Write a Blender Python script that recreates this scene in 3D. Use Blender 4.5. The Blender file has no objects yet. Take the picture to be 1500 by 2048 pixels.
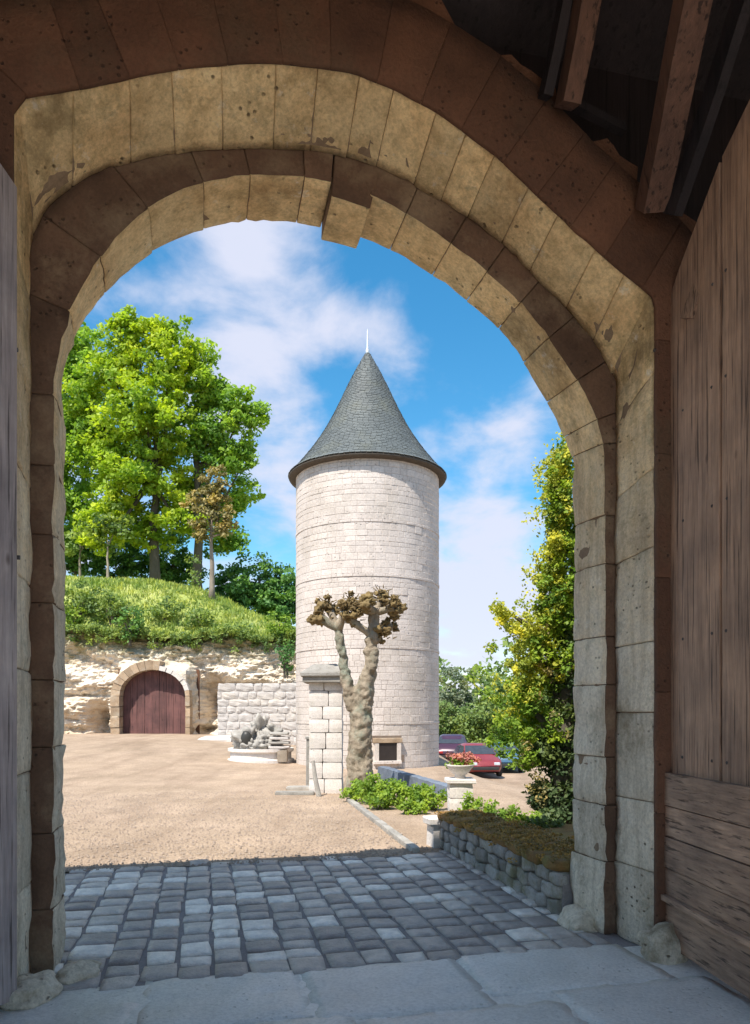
import bpy, bmesh, math, random
import numpy as np
from mathutils import Vector, noise

random.seed(7); RNG = np.random.default_rng(7)
SC = bpy.context.scene
COL = SC.collection

# ------------------------------------------------------------------ camera, sky, sun
F = 1480.0; H0 = 1420.0; EYE = 1.6
cam_d = bpy.data.cameras.new('camera'); cam = bpy.data.objects.new('camera', cam_d); COL.objects.link(cam)
cam.location = (0, 0, EYE); cam.rotation_euler = (math.radians(90), 0, 0)
cam_d.sensor_fit = 'VERTICAL'; cam_d.sensor_height = 36; cam_d.sensor_width = 24
cam_d.lens = 36 * F / 2048
cam_d.shift_y = (H0 - 1024) / 2048
cam_d.clip_start = 0.05; cam_d.clip_end = 3000
SC.camera = cam

SUN_EL = math.radians(58); SUN_LEFT = math.radians(32)     # sun behind the camera, to its left
tosun = Vector((-math.sin(SUN_LEFT) * math.cos(SUN_EL), -math.cos(SUN_LEFT) * math.cos(SUN_EL), math.sin(SUN_EL)))
world = bpy.data.worlds.new('World'); SC.world = world; world.use_nodes = True
wn = world.node_tree; wn.nodes.clear()
def WN(t, **k):
    n = wn.nodes.new(t)
    for a, b in k.items(): setattr(n, a, b)
    return n
sky = WN('ShaderNodeTexSky', sky_type='NISHITA'); sky.sun_disc = False
sky.sun_elevation = SUN_EL; sky.sun_rotation = math.atan2(tosun.x, tosun.y)
sky.air_density = 1.0; sky.dust_density = 0.4; sky.ozone_density = 2.2
tc = WN('ShaderNodeTexCoord')
sep = WN('ShaderNodeSeparateXYZ'); wn.links.new(tc.outputs['Generated'], sep.inputs[0])
def wmath(op, a, b=None, clamp=False):
    n = WN('ShaderNodeMath', operation=op); n.use_clamp = clamp
    for i, v in enumerate((a, b)):
        if v is None: continue
        if isinstance(v, (int, float)): n.inputs[i].default_value = v
        else: wn.links.new(v, n.inputs[i])
    return n.outputs[0]
zz = wmath('ADD', wmath('MAXIMUM', sep.outputs[2], 0.0), 0.35)
cmb = WN('ShaderNodeCombineXYZ')
wn.links.new(wmath('DIVIDE', sep.outputs[0], zz), cmb.inputs[0]); wn.links.new(wmath('DIVIDE', sep.outputs[1], zz), cmb.inputs[1])
n1 = WN('ShaderNodeTexNoise'); n1.inputs['Scale'].default_value = 4.3; n1.inputs['Detail'].default_value = 9; n1.inputs['Roughness'].default_value = 0.56; n1.inputs['Distortion'].default_value = 0.25
wn.links.new(cmb.outputs[0], n1.inputs['Vector'])
cov = n1.outputs[0]
def pdir(px, py):
    return Vector(((px - 750) / F, 1, (H0 - py) / F)).normalized()
# banks of cloud and clear gaps within view: direction, angular size, amount
for (px, py, r, amt) in [(455, 600, .14, .20), (560, 640, .06, .05), (590, 930, .11, .09), (1010, 1130, .11, .13), (1000, 1200, .15, .13), (1000, 930, .07, .11), (930, 1260, .14, .12),
                         (700, 640, .08, .09), (800, 750, .06, .08), (650, 840, .05, .05), (1060, 800, .05, .04), (960, 640, .14, -.15), (930, 900, .07, -.10), (660, 760, .05, -.04), (860, 560, .10, -.06), (640, 530, .08, -.10), (330, 520, .10, -.07), (560, 770, .05, -.06)]:
    d = pdir(px, py)
    dot = WN('ShaderNodeVectorMath', operation='DISTANCE'); dot.inputs[1].default_value = d
    wn.links.new(tc.outputs['Generated'], dot.inputs[0])
    mr = WN('ShaderNodeMapRange', interpolation_type='SMOOTHSTEP'); mr.inputs[1].default_value = 0; mr.inputs[2].default_value = r * 1.3
    mr.inputs[3].default_value = amt; mr.inputs[4].default_value = 0
    wn.links.new(dot.outputs['Value'], mr.inputs[0]); cov = wmath('ADD', cov, mr.outputs[0])
cr = WN('ShaderNodeMapRange', interpolation_type='SMOOTHSTEP'); cr.inputs[1].default_value = .40; cr.inputs[2].default_value = .70  # broad cover adds unseen cloud all round as fill light
cr.inputs[3].default_value = 0; cr.inputs[4].default_value = .92
wn.links.new(cov, cr.inputs[0])
hs = WN('ShaderNodeHueSaturation'); hs.inputs['Saturation'].default_value = 1.35; hs.inputs['Hue'].default_value = .486; hs.inputs['Value'].default_value = 1.12
wn.links.new(sky.outputs[0], hs.inputs['Color'])
mix = WN('ShaderNodeMix', data_type='RGBA'); wn.links.new(cr.outputs[0], mix.inputs[0]); wn.links.new(hs.outputs[0], mix.inputs[6])
mix.inputs[7].default_value = (4.1, 4.25, 5.05, 1)
bg = WN('ShaderNodeBackground'); bg.inputs[1].default_value = 0.10
wn.links.new(mix.outputs[2], bg.inputs[0]); wo = WN('ShaderNodeOutputWorld'); wn.links.new(bg.outputs[0], wo.inputs[0])

sun_d = bpy.data.lights.new('sun', 'SUN'); sun_d.energy = 3.8; sun_d.angle = math.radians(0.5); sun_d.color = (1, .93, .83)
sun = bpy.data.objects.new('sun', sun_d); COL.objects.link(sun); sun.rotation_euler = tosun.to_track_quat('Z', 'Y').to_euler()
SC.view_settings.view_transform = 'Standard'; SC.view_settings.look = 'None'; SC.view_settings.gamma = 1
SC.view_settings.use_curve_mapping = False; SC.view_settings.exposure = 0.97
SC.render.engine = 'CYCLES'
SC.cycles.max_bounces = 10; SC.cycles.diffuse_bounces = 7

# ------------------------------------------------------------------ coordinates
GA = math.radians(13); SA, CA = math.sin(GA), math.cos(GA)
S1, S2, S3 = 4.34, 4.76, 5.20                 # gateway: inner face, door rebate, outer face
def g2w(u, s, z): return Vector((u * CA - s * SA, u * SA + s * CA, z))
def w2g(x, y): return x * CA + y * SA, -x * SA + y * CA
def on_s(px, py, s):                          # a point of the gateway plane at depth s, as (u, z)
    X = (px - 750) / F; t = s / (CA - X * SA)
    return (t * (X * CA + SA), EYE + t * (H0 - py) / F)
def at(px, py, Y): return Vector(((px - 750) / F * Y, Y, EYE + (H0 - py) / F * Y))
def sm(x): x = max(0.0, min(1.0, x)); return x * x * (3 - 2 * x)
def ground(x, y):
    z = .56 * sm((y - 12) / 20) * sm((-x + .5) / 9.5)
    z -= 1.5 * sm((y - 11) / 17) * sm((x - 1.6) / 3.6)
    return z

# ------------------------------------------------------------------ object helpers
def tag(o, label=None, cat=None, group=None, kind=None):
    if label: o['label'] = label
    if cat: o['category'] = cat
    if group: o['group'] = group
    if kind: o['kind'] = kind
    return o
def empty(name, loc=(0, 0, 0), **k):
    o = bpy.data.objects.new(name, None); COL.objects.link(o); o.location = loc; o.empty_display_size = .2
    return tag(o, **k)
def mobj(name, me, mat, parent=None, keep=True, **k):
    if mat is not None and not me.materials: me.materials.append(mat)
    o = bpy.data.objects.new(name, me); COL.objects.link(o)
    if parent is not None:
        o.parent = parent
        if keep:
            p = parent; off = Vector((0, 0, 0))
            while p is not None: off += p.location; p = p.parent
            o.location = -off
    return tag(o, **k)
def pyd(name, v, f, smooth=False):
    me = bpy.data.meshes.new(name); me.from_pydata([tuple(p) for p in v], [], f); me.update()
    if smooth: me.polygons.foreach_set('use_smooth', [True] * len(me.polygons))
    return me
def fixn(me):
    bm = bmesh.new(); bm.from_mesh(me); bmesh.ops.recalc_face_normals(bm, faces=bm.faces); bm.to_mesh(me); bm.free(); return me
def nz(p, sc, seed=0.0): return noise.noise(Vector((p[0] * sc + seed, p[1] * sc + seed * .37, p[2] * sc - seed * .71)))
def loft_mesh(name, secs, smooth=False, caps=True):
    n = len(secs[0]); v = [p for s in secs for p in s]; f = []
    for i in range(len(secs) - 1):
        for j in range(n):
            a = i * n + j; b = i * n + (j + 1) % n; f.append((a, b, b + n, a + n))
    if caps: f.append(tuple(range(n - 1, -1, -1))); f.append(tuple(range((len(secs) - 1) * n, len(secs) * n)))
    return fixn(pyd(name, v, f, smooth))
class Geo:
    def __init__(s): s.v = []; s.f = []
    def add(s, v, f):
        b = len(s.v); s.v += [tuple(p) for p in v]; s.f += [tuple(i + b for i in q) for q in f]
    def box(s, c, size, rz=0, jit=0, bev=0):
        x, y, z = size[0] / 2, size[1] / 2, size[2] / 2; co, si = math.cos(rz), math.sin(rz); v = []
        if bev:
            lv = [(-z, bev), (-z + bev, 0), (z - bev, 0), (z, bev)]
        else: lv = [(-z, 0), (z, 0)]
        for (h, ins) in lv:
            for (sx, sy) in ((-1, -1), (1, -1), (1, 1), (-1, 1)):
                px = sx * (x - ins) + random.uniform(-jit, jit); py = sy * (y - ins) + random.uniform(-jit, jit)
                v.append((c[0] + px * co - py * si, c[1] + px * si + py * co, c[2] + h + random.uniform(-jit, jit)))
        f = [(3, 2, 1, 0)]
        for k in range(len(lv) - 1):
            for j in range(4):
                a = 4 * k + j; b = 4 * k + (j + 1) % 4; f.append((a, b, b + 4, a + 4))
        e = 4 * (len(lv) - 1); f.append((e, e + 1, e + 2, e + 3)); s.add(v, f)
    def tube(s, pts, rad, n=8, caps=True):
        pts = [Vector(p) for p in pts]
        if isinstance(rad, (int, float)): rad = [rad] * len(pts)
        v = []; f = []
        for i, p in enumerate(pts):
            d = (pts[min(i + 1, len(pts) - 1)] - pts[max(i - 1, 0)]).normalized()
            a = d.orthogonal().normalized() if abs(d.z) < .9 else Vector((1, 0, 0)); a = (a - d * a.dot(d)).normalized(); b = d.cross(a)
            for k in range(n):
                t = 2 * math.pi * k / n; v.append(p + (a * math.cos(t) + b * math.sin(t)) * rad[i])
        for i in range(len(pts) - 1):
            for k in range(n):
                q = i * n + k; r = i * n + (k + 1) % n; f.append((q, r, r + n, q + n))
        if caps: f.append(tuple(range(n - 1, -1, -1))); f.append(tuple(range((len(pts) - 1) * n, len(pts) * n)))
        s.add(v, f)
    def lathe(s, c, prof, n=24):
        v = []; f = []
        for (r, z) in prof:
            for k in range(n):
                t = 2 * math.pi * k / n; v.append((c[0] + r * math.cos(t), c[1] + r * math.sin(t), c[2] + z))
        for i in range(len(prof) - 1):
            for k in range(n):
                q = i * n + k; r_ = i * n + (k + 1) % n; f.append((q, r_, r_ + n, q + n))
        f.append(tuple(range(n - 1, -1, -1))); f.append(tuple(range((len(prof) - 1) * n, len(prof) * n))); s.add(v, f)
    def mesh(s, name, smooth=False): return pyd(name, s.v, s.f, smooth)
    def build(s, name, mat, parent=None, smooth=False, **k): return mobj(name, s.mesh(name, smooth), mat, parent, **k)
def rough_box(name, c, size, rz=0, cuts=2, amp=.012, seed=0, rnd=.25):
    """a stone: subdivided box, corners pulled in, faces uneven"""
    bm = bmesh.new(); bmesh.ops.create_cube(bm, size=2)
    bmesh.ops.subdivide_edges(bm, edges=bm.edges, cuts=cuts, use_grid_fill=True)
    h = Vector(size) / 2; co, si = math.cos(rz), math.sin(rz)
    for v in bm.verts:
        p = v.co.copy(); l = p.length
        q = p * (1 - rnd * max(0, (l - 1.25)) / .48 * .35)
        q = Vector((q.x * h.x, q.y * h.y, q.z * h.z))
        w = Vector((q.x * co - q.y * si, q.x * si + q.y * co, q.z)) + Vector(c)
        d = noise.noise_vector(w * 5 + Vector((seed, seed, 0))) * amp + noise.noise_vector(w * 14 + Vector((seed, 0, 0))) * amp * .5
        v.co = w + d
    me = bpy.data.meshes.new(name); bm.to_mesh(me); bm.free()
    return me

# ------------------------------------------------------------------ materials
def new_mat(name):
    m = bpy.data.materials.new(name); m.use_nodes = True; nt = m.node_tree; nt.nodes.clear()
    o = nt.nodes.new('ShaderNodeOutputMaterial'); b = nt.nodes.new('ShaderNodeBsdfPrincipled'); nt.links.new(b.outputs[0], o.inputs[0])
    return m, nt, b
def ramp(nt, fac, stops):
    r = nt.nodes.new('ShaderNodeValToRGB'); e = r.color_ramp.elements
    while len(e) < len(stops): e.new(.5)
    for i, (p, c) in enumerate(stops): e[i].position = p; e[i].color = (*c, 1)
    nt.links.new(fac, r.inputs[0]); return r.outputs[0]
def tex(nt, scale, detail=6, rough=.6, vec=None, stretch=None, kind='noise', coord='Object'):
    t = nt.nodes.new('ShaderNodeTexCoord'); src = t.outputs[coord] if vec is None else vec
    if stretch:
        mp = nt.nodes.new('ShaderNodeMapping'); mp.inputs['Scale'].default_value = stretch; nt.links.new(src, mp.inputs[0]); src = mp.outputs[0]
    if kind == 'noise':
        n = nt.nodes.new('ShaderNodeTexNoise'); n.inputs['Scale'].default_value = scale; n.inputs['Detail'].default_value = detail; n.inputs['Roughness'].default_value = rough
        nt.links.new(src, n.inputs['Vector']); return n.outputs[0]
    n = nt.nodes.new('ShaderNodeTexVoronoi'); n.inputs['Scale'].default_value = scale; nt.links.new(src, n.inputs['Vector']); return n.outputs['Distance']
def mixc(nt, fac, a, b, mode='MIX'):
    m = nt.nodes.new('ShaderNodeMix'); m.data_type = 'RGBA'; m.blend_type = mode
    for s, v in ((0, fac), (6, a), (7, b)):
        if isinstance(v, (int, float)): m.inputs[s].default_value = v
        elif isinstance(v, tuple): m.inputs[s].default_value = (*v, 1)
        else: nt.links.new(v, m.inputs[s])
    return m.outputs[2]
def bump(nt, b, h, dist=.01, strength=.8):
    n = nt.nodes.new('ShaderNodeBump'); n.inputs['Distance'].default_value = dist; n.inputs['Strength'].default_value = strength
    nt.links.new(h, n.inputs['Height']); nt.links.new(n.outputs[0], b.inputs['Normal'])
def mth(nt, op, a, b):
    n = nt.nodes.new('ShaderNodeMath'); n.operation = op
    for i, v in enumerate((a, b)):
        if isinstance(v, (int, float)): n.inputs[i].default_value = v
        else: nt.links.new(v, n.inputs[i])
    return n.outputs[0]
def stone_mat(name, c1, c2, c3=None, scale=3, var=.25, pits=.5, bd=.01, rough=.9, stretch=None, fine=45):
    """uneven stone: broad tone, stains, pits, a tone of its own for each object"""
    m, nt, b = new_mat(name)
    oi = nt.nodes.new('ShaderNodeObjectInfo')
    t = tex(nt, scale, 8, .65, stretch=stretch)
    col = ramp(nt, t, [(.28, c2), (.5, tuple((x + y) / 2 for x, y in zip(c1, c2))), (.72, c1)])
    if c3:
        t3 = tex(nt, scale * .55, 9, .7); col = mixc(nt, ramp(nt, t3, [(.50, (0, 0, 0)), (.66, (1, 1, 1))]), col, c3)
    col = mixc(nt, 1.0, col, ramp(nt, oi.outputs['Random'], [(0, (1 - var,) * 3), (1, (1 + var * .3,) * 3)]), 'MULTIPLY')
    f = tex(nt, fine, 4, .7)
    col = mixc(nt, 1.0, col, ramp(nt, f, [(.3, (.78,) * 3), (.6, (1.05,) * 3)]), 'MULTIPLY')
    if pits:
        p = tex(nt, fine * .45, 2, .5, kind='voronoi')
        pm = tex(nt, scale * 1.7, 3, .5)
        mask = mth(nt, 'MULTIPLY', ramp(nt, p, [(.10, (1, 1, 1)), (.22, (0, 0, 0))]), ramp(nt, pm, [(.48, (0, 0, 0)), (.6, (1, 1, 1))]))
        col = mixc(nt, mth(nt, 'MULTIPLY', mask, pits), col, tuple(x * .35 for x in c2))
        hh = mth(nt, 'SUBTRACT', mth(nt, 'ADD', mth(nt, 'MULTIPLY', f, .6), t), mask)
    else: hh = mth(nt, 'ADD', mth(nt, 'MULTIPLY', f, .6), t)
    nt.links.new(col, b.inputs['Base Color']); b.inputs['Roughness'].default_value = rough
    bump(nt, b, hh, bd); return m
def wood_mat(name, c1, c2, axis='z', var=.2, rough=.75, gs=1.0):
    m, nt, b = new_mat(name); oi = nt.nodes.new('ShaderNodeObjectInfo')
    st = {'z': (14, 14, .7), 'x': (.7, 14, 14), 'y': (14, .7, 14)}[axis]
    t = tex(nt, 2.6 * gs, 8, .7, stretch=st); t2 = tex(nt, 2.2, 6, .6)
    col = ramp(nt, t, [(.3, c2), (.7, c1)])
    col = mixc(nt, 1.0, col, ramp(nt, t2, [(.3, (.6, .6, .62)), (.65, (1.1, 1.08, 1.05))]), 'MULTIPLY')
    col = mixc(nt, 1.0, col, ramp(nt, oi.outputs['Random'], [(0, (1 - var,) * 3), (1, (1.1,) * 3)]), 'MULTIPLY')
    cst = {'z': (30, 30, .9), 'x': (.9, 30, 30), 'y': (30, .9, 30)}[axis]; ck = tex(nt, 1.5 * gs, 5, .6, stretch=cst)
    col = mixc(nt, 1.0, col, ramp(nt, ck, [(.36, (.30, .28, .27)), (.43, (1, 1, 1))]), 'MULTIPLY')
    kn = tex(nt, 2.4, kind='voronoi', stretch=(1.6, 1.6, .8)); col = mixc(nt, 1.0, col, ramp(nt, kn, [(.03, (.35, .30, .28)), (.085, (1, 1, 1))]), 'MULTIPLY')
    nt.links.new(col, b.inputs['Base Color']); b.inputs['Roughness'].default_value = rough; bump(nt, b, mth(nt, 'ADD', t, ck), .010); return m
def plain(name, c, rough=.6, metal=0, var=0, ns=8):
    m, nt, b = new_mat(name); t = tex(nt, ns, 5, .6)
    col = ramp(nt, t, [(.3, tuple(x * .78 for x in c)), (.7, tuple(min(1, x * 1.12) for x in c))])
    nt.links.new(col, b.inputs['Base Color']); b.inputs['Roughness'].default_value = rough; b.inputs['Metallic'].default_value = metal; return m
def leaf_mat(name, c1, c2, ns=1.2, trans=.45, c3=None):
    m, nt, b = new_mat(name); t = tex(nt, ns, 4, .7)
    col = ramp(nt, t, [(.32, c2), (.62, c1)])
    at_ = nt.nodes.new('ShaderNodeAttribute'); at_.attribute_name = 'tone'
    col = mixc(nt, 1.0, col, ramp(nt, at_.outputs['Fac'], [(0, (.42, .55, .6)), (.5, (.95, .97, 1)), (1, (1.5, 1.3, .8))]), 'MULTIPLY')
    if c3: col = mixc(nt, ramp(nt, at_.outputs['Fac'], [(.72, (0, 0, 0)), (.76, (1, 1, 1))]), col, c3)
    nt.links.new(col, b.inputs['Base Color']); b.inputs['Roughness'].default_value = .55
    b.inputs['Specular IOR Level'].default_value = .3
    tr = nt.nodes.new('ShaderNodeBsdfTranslucent'); nt.links.new(mixc(nt, 1.0, col, (1.25, 1.3, .6), 'MULTIPLY'), tr.inputs[0])
    ms = nt.nodes.new('ShaderNodeMixShader'); ms.inputs[0].default_value = trans
    nt.links.new(b.outputs[0], ms.inputs[1]); nt.links.new(tr.outputs[0], ms.inputs[2])
    nt.links.new(ms.outputs[0], [n for n in nt.nodes if n.type == 'OUTPUT_MATERIAL'][0].inputs[0]); return m

M = {}
def gate_stone():
    """old limestone of the gateway: honey above, greyer with damp and lichen below, drips, stains and worn pits"""
    m, nt, b = new_mat('gateway_limestone'); oi = nt.nodes.new('ShaderNodeObjectInfo')
    t = tex(nt, 2.0, 10, .68); t2 = tex(nt, 6.5, 8, .72)
    warm = ramp(nt, t, [(.30, (.68, .46, .23)), (.48, (.90, .68, .38)), (.70, (.97, .78, .47))])
    cool = ramp(nt, t, [(.30, (.60, .52, .41)), (.48, (.84, .75, .62)), (.70, (.92, .84, .71))])
    gn = nt.nodes.new('ShaderNodeNewGeometry'); sp = nt.nodes.new('ShaderNodeSeparateXYZ'); nt.links.new(gn.outputs['Position'], sp.inputs[0])
    h = mth(nt, 'ADD', sp.outputs[2], mth(nt, 'MULTIPLY', t2, 2.4)); mr = nt.nodes.new('ShaderNodeMapRange'); mr.inputs[1].default_value = 3.0; mr.inputs[2].default_value = 5.2; nt.links.new(h, mr.inputs[0])
    col = mixc(nt, mr.outputs[0], cool, warm)
    st = tex(nt, 1.15, 12, .75)                                   # broad brown and green-black stains
    col = mixc(nt, mth(nt, 'MULTIPLY', ramp(nt, st, [(.53, (0, 0, 0)), (.64, (1, 1, 1))]), .62), col, (.24, .18, .085))
    st2 = tex(nt, 2.7, 10, .8); col = mixc(nt, mth(nt, 'MULTIPLY', ramp(nt, st2, [(.56, (0, 0, 0)), (.66, (1, 1, 1))]), .5), col, (.36, .34, .24))
    dr = tex(nt, 3.0, 7, .7, stretch=(3.2, 3.2, .28)); col = mixc(nt, 1.0, col, ramp(nt, dr, [(.34, (.74, .69, .62)), (.55, (1.05, 1.03, 1.0))]), 'MULTIPLY')
    pal = tex(nt, 5.0, 9, .75); col = mixc(nt, mth(nt, 'MULTIPLY', ramp(nt, pal, [(.60, (0, 0, 0)), (.68, (1, 1, 1))]), .6), col, (.93, .88, .78))
    col = mixc(nt, 1.0, col, ramp(nt, oi.outputs['Random'], [(0, (.80, .79, .77)), (1, (1.06, 1.05, 1.02))]), 'MULTIPLY')
    f = tex(nt, 42, 5, .75); col = mixc(nt, 1.0, col, ramp(nt, f, [(.3, (.72, .70, .68)), (.6, (1.06,) * 3)]), 'MULTIPLY')
    p = tex(nt, 15, kind='voronoi', stretch=(1, 1, 1.5)); pm = tex(nt, 3.1, 4, .6)
    mask = mth(nt, 'MULTIPLY', ramp(nt, mth(nt, 'ADD', p, mth(nt, 'MULTIPLY', t2, .12)), [(.15, (1, 1, 1)), (.27, (0, 0, 0))]), ramp(nt, pm, [(.50, (0, 0, 0)), (.60, (1, 1, 1))]))
    col = mixc(nt, mth(nt, 'MULTIPLY', mask, .75), col, (.17, .11, .06))
    nt.links.new(col, b.inputs['Base Color']); b.inputs['Roughness'].default_value = .92
    hh = mth(nt, 'SUBTRACT', mth(nt, 'ADD', mth(nt, 'MULTIPLY', f, .5), mth(nt, 'MULTIPLY', t2, 1.6)), mth(nt, 'MULTIPLY', mask, 1.2)); bump(nt, b, hh, .022, 1.0); return m
M['arch'] = M['jamb'] = gate_stone()
M['rebate'] = stone_mat('shaded_rebate_stone', (.20, .112, .066), (.10, .054, .032), (.28, .19, .115), scale=2.6, var=.2, pits=.4, bd=.014)  # darker copy of the arch stone, backlit shade put into its colour
M['mortar'] = stone_mat('lime_mortar', (.34, .24, .15), (.20, .13, .08), scale=5, pits=0)
M['shade_brown'] = stone_mat('shade_brown_masonry', (.20, .088, .046), (.085, .038, .021), (.13, .075, .042), scale=1.7, pits=.5, bd=.02)  # dark brown puts the backlit shade of the inner walls into the colour
M['facade'] = stone_mat('facade_stone', (.5, .44, .34), (.38, .32, .24), scale=2, pits=.3)
M['tower'] = stone_mat('tower_stone', (.72, .65, .60), (.58, .51, .455), (.53, .47, .41), scale=1.1, var=.11, pits=.7, bd=.016, fine=22)
M['towerjoint'] = stone_mat('tower_mortar', (.60, .53, .48), (.54, .47, .42), scale=4, pits=0)
M['cliff'] = None
M['gravelwall'] = stone_mat('rubble_stone', (.50, .47, .43), (.26, .23, .20), (.24, .22, .13), scale=4, var=.35, pits=.5, bd=.015)
M['whitestone'] = stone_mat('pale_dressed_stone', (.76, .71, .67), (.66, .61, .56), (.62, .58, .50), scale=3, var=.1, pits=.3, bd=.008)
M['greyrender'] = stone_mat('grey_render', (.60, .56, .53), (.46, .43, .40), (.64, .58, .51), scale=2.2, var=.08, pits=.4, bd=.02)
M['greystone'] = stone_mat('weathered_grey_stone', (.48, .46, .42), (.28, .26, .23), scale=5, var=.25, pits=.5, bd=.015)
M['slab'] = stone_mat('blue_grey_flagstone', (.90, .86, .80), (.70, .67, .62), (.78, .75, .70), scale=2.4, var=.12, pits=.3, bd=.008, rough=.36)
M['bed'] = stone_mat('dark_joint_sand', (.30, .265, .25), (.22, .19, .18), scale=8, pits=0)
M['slate'] = stone_mat('slate', (.125, .143, .142), (.092, .106, .108), (.14, .15, .125), scale=1.5, var=0, pits=0, rough=.6, bd=.004)
M['wood_r'] = wood_mat('brown_oak', (.58, .37, .25), (.25, .15, .10))
M['wood_rh'] = wood_mat('brown_oak_rails', (.58, .38, .26), (.26, .16, .11), axis='y')
M['wood_l'] = wood_mat('grey_oak', (.44, .38, .37), (.22, .18, .18))
M['timber'] = wood_mat('roof_timber', (.17, .085, .055), (.09, .045, .03), gs=.6)
M['boards'] = wood_mat('dark_roof_and_void', (.030, .020, .022), (.014, .010, .012), gs=.5)  # near-black; on the panel over the arch it stands for unlit depth
M['door_p'] = wood_mat('plum_brown_door_wood', (.165, .075, .068), (.12, .052, .050), gs=.6)
M['orange'] = stone_mat('ochre_brick_surround', (.56, .42, .28), (.32, .22, .14), (.50, .42, .32), scale=5, var=.3, pits=.3)
M['iron'] = plain('rusty_iron', (.10, .085, .08), .7, .3)
M['lead'] = plain('lead_finial', (.62, .68, .72), .45, .2)
M['bark_pale'] = stone_mat('pale_bark', (.38, .32, .25), (.22, .18, .14), scale=6, pits=0, stretch=(1, 1, .3), bd=.02)
M['bark_poll'] = stone_mat('plane_tree_bark', (.47, .38, .28), (.20, .17, .12), (.27, .29, .22), scale=5, pits=0, stretch=(1.3, 1.3, .35), bd=.03)
M['knob'] = stone_mat('pruned_branch_heads', (.30, .215, .085), (.13, .085, .035), scale=7, pits=.6, bd=.03)
M['bark_dark'] = stone_mat('dark_bark', (.15, .13, .10), (.08, .07, .05), scale=6, pits=0, stretch=(1, 1, .3))
M['tree'] = leaf_mat('tree_leaves', (.46, .56, .045), (.24, .40, .045), ns=.35)
M['tree_b'] = leaf_mat('mid_green_tree_leaves', (.34, .50, .07), (.17, .34, .06), ns=.3)
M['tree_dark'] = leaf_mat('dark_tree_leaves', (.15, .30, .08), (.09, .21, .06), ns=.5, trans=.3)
M['tree_tan'] = leaf_mat('tan_blossoming_leaves', (.38, .31, .13), (.22, .19, .075), ns=1.0, trans=.3)
M['far'] = leaf_mat('far_tree_leaves', (.22, .30, .08), (.12, .19, .06), ns=.4, trans=.3)
M['fargrey'] = leaf_mat('grey_willow_leaves', (.25, .29, .19), (.16, .20, .12), ns=.4, trans=.3)
M['ivy'] = leaf_mat('ivy_leaves', (.12, .17, .055), (.05, .085, .035), ns=1.6, trans=.2)
M['ivy_y'] = leaf_mat('yellow_flowering_ivy', (.56, .55, .07), (.27, .33, .04), ns=3.0, trans=.35)
M['hedge'] = leaf_mat('bright_shrub_leaves', (.30, .42, .05), (.13, .24, .03), ns=3, trans=.35)
M['shrub_b'] = leaf_mat('bank_shrub_leaves', (.25, .34, .09), (.12, .19, .05), ns=.8, trans=.35)
M['grass'] = leaf_mat('bank_grass', (.42, .47, .12), (.23, .34, .07), ns=.6, trans=.3)
M['mossleaf'] = leaf_mat('dry_moss', (.40, .25, .07), (.22, .13, .04), ns=5, trans=.1)
M['flower'] = leaf_mat('pink_flowers', (.60, .25, .20), (.45, .14, .12), ns=8, trans=.3)
M['moss'] = stone_mat('dry_brown_moss', (.36, .20, .06), (.20, .11, .035), (.24, .21, .06), scale=6, pits=0, bd=.02)

def ground_mat():
    m, nt, b = new_mat('pink_gravel'); t = tex(nt, .55, 8, .65); f = tex(nt, 34, 3, .6); v = tex(nt, 26, kind='voronoi')
    lines = tex(nt, 1.1, 8, .72, stretch=(1, 1, 1))
    col = ramp(nt, t, [(.3, (.35, .265, .19)), (.7, (.43, .33, .25))])
    col = mixc(nt, 1.0, col, ramp(nt, f, [(.3, (.60, .57, .54)), (.62, (1.14, 1.13, 1.1))]), 'MULTIPLY')
    col = mixc(nt, 1.0, col, ramp(nt, lines, [(.36, (.86, .85, .84)), (.6, (1.04, 1.03, 1.02))]), 'MULTIPLY')
    trk = tex(nt, .9, 5, .6, stretch=(1.5, .22, 1)); col = mixc(nt, 1.0, col, ramp(nt, trk, [(.36, (.83, .81, .79)), (.5, (1, 1, 1)), (.64, (1.06, 1.06, 1.05))]), 'MULTIPLY')
    nt.links.new(col, b.inputs['Base Color']); b.inputs['Roughness'].default_value = .95
    bump(nt, b, mth(nt, 'ADD', f, v), .012); return m
M['ground'] = ground_mat()
def cobble_mat():
    m, nt, b = new_mat('granite_setts'); oi = nt.nodes.new('ShaderNodeObjectInfo')
    base = ramp(nt, oi.outputs['Random'], [(0, (.36, .31, .28)), (.5, (.50, .44, .395)), (.66, (.64, .57, .50)), (.80, (.86, .78, .69)), (1, (.96, .90, .80))])
    t = tex(nt, 9, 6, .7); f = tex(nt, 60, 3, .6)
    col = mixc(nt, 1.0, base, ramp(nt, t, [(.3, (.68, .68, .7)), (.65, (1.12, 1.1, 1.08))]), 'MULTIPLY')
    nt.links.new(col, b.inputs['Base Color']); b.inputs['Roughness'].default_value = .42
    bump(nt, b, mth(nt, 'ADD', t, mth(nt, 'MULTIPLY', f, .5)), .016, 1.0); return m
M['cobble'] = cobble_mat(); M['pebble'] = stone_mat('loose_pebbles', (.52, .42, .34), (.30, .23, .18), scale=14, pits=0)
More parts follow.
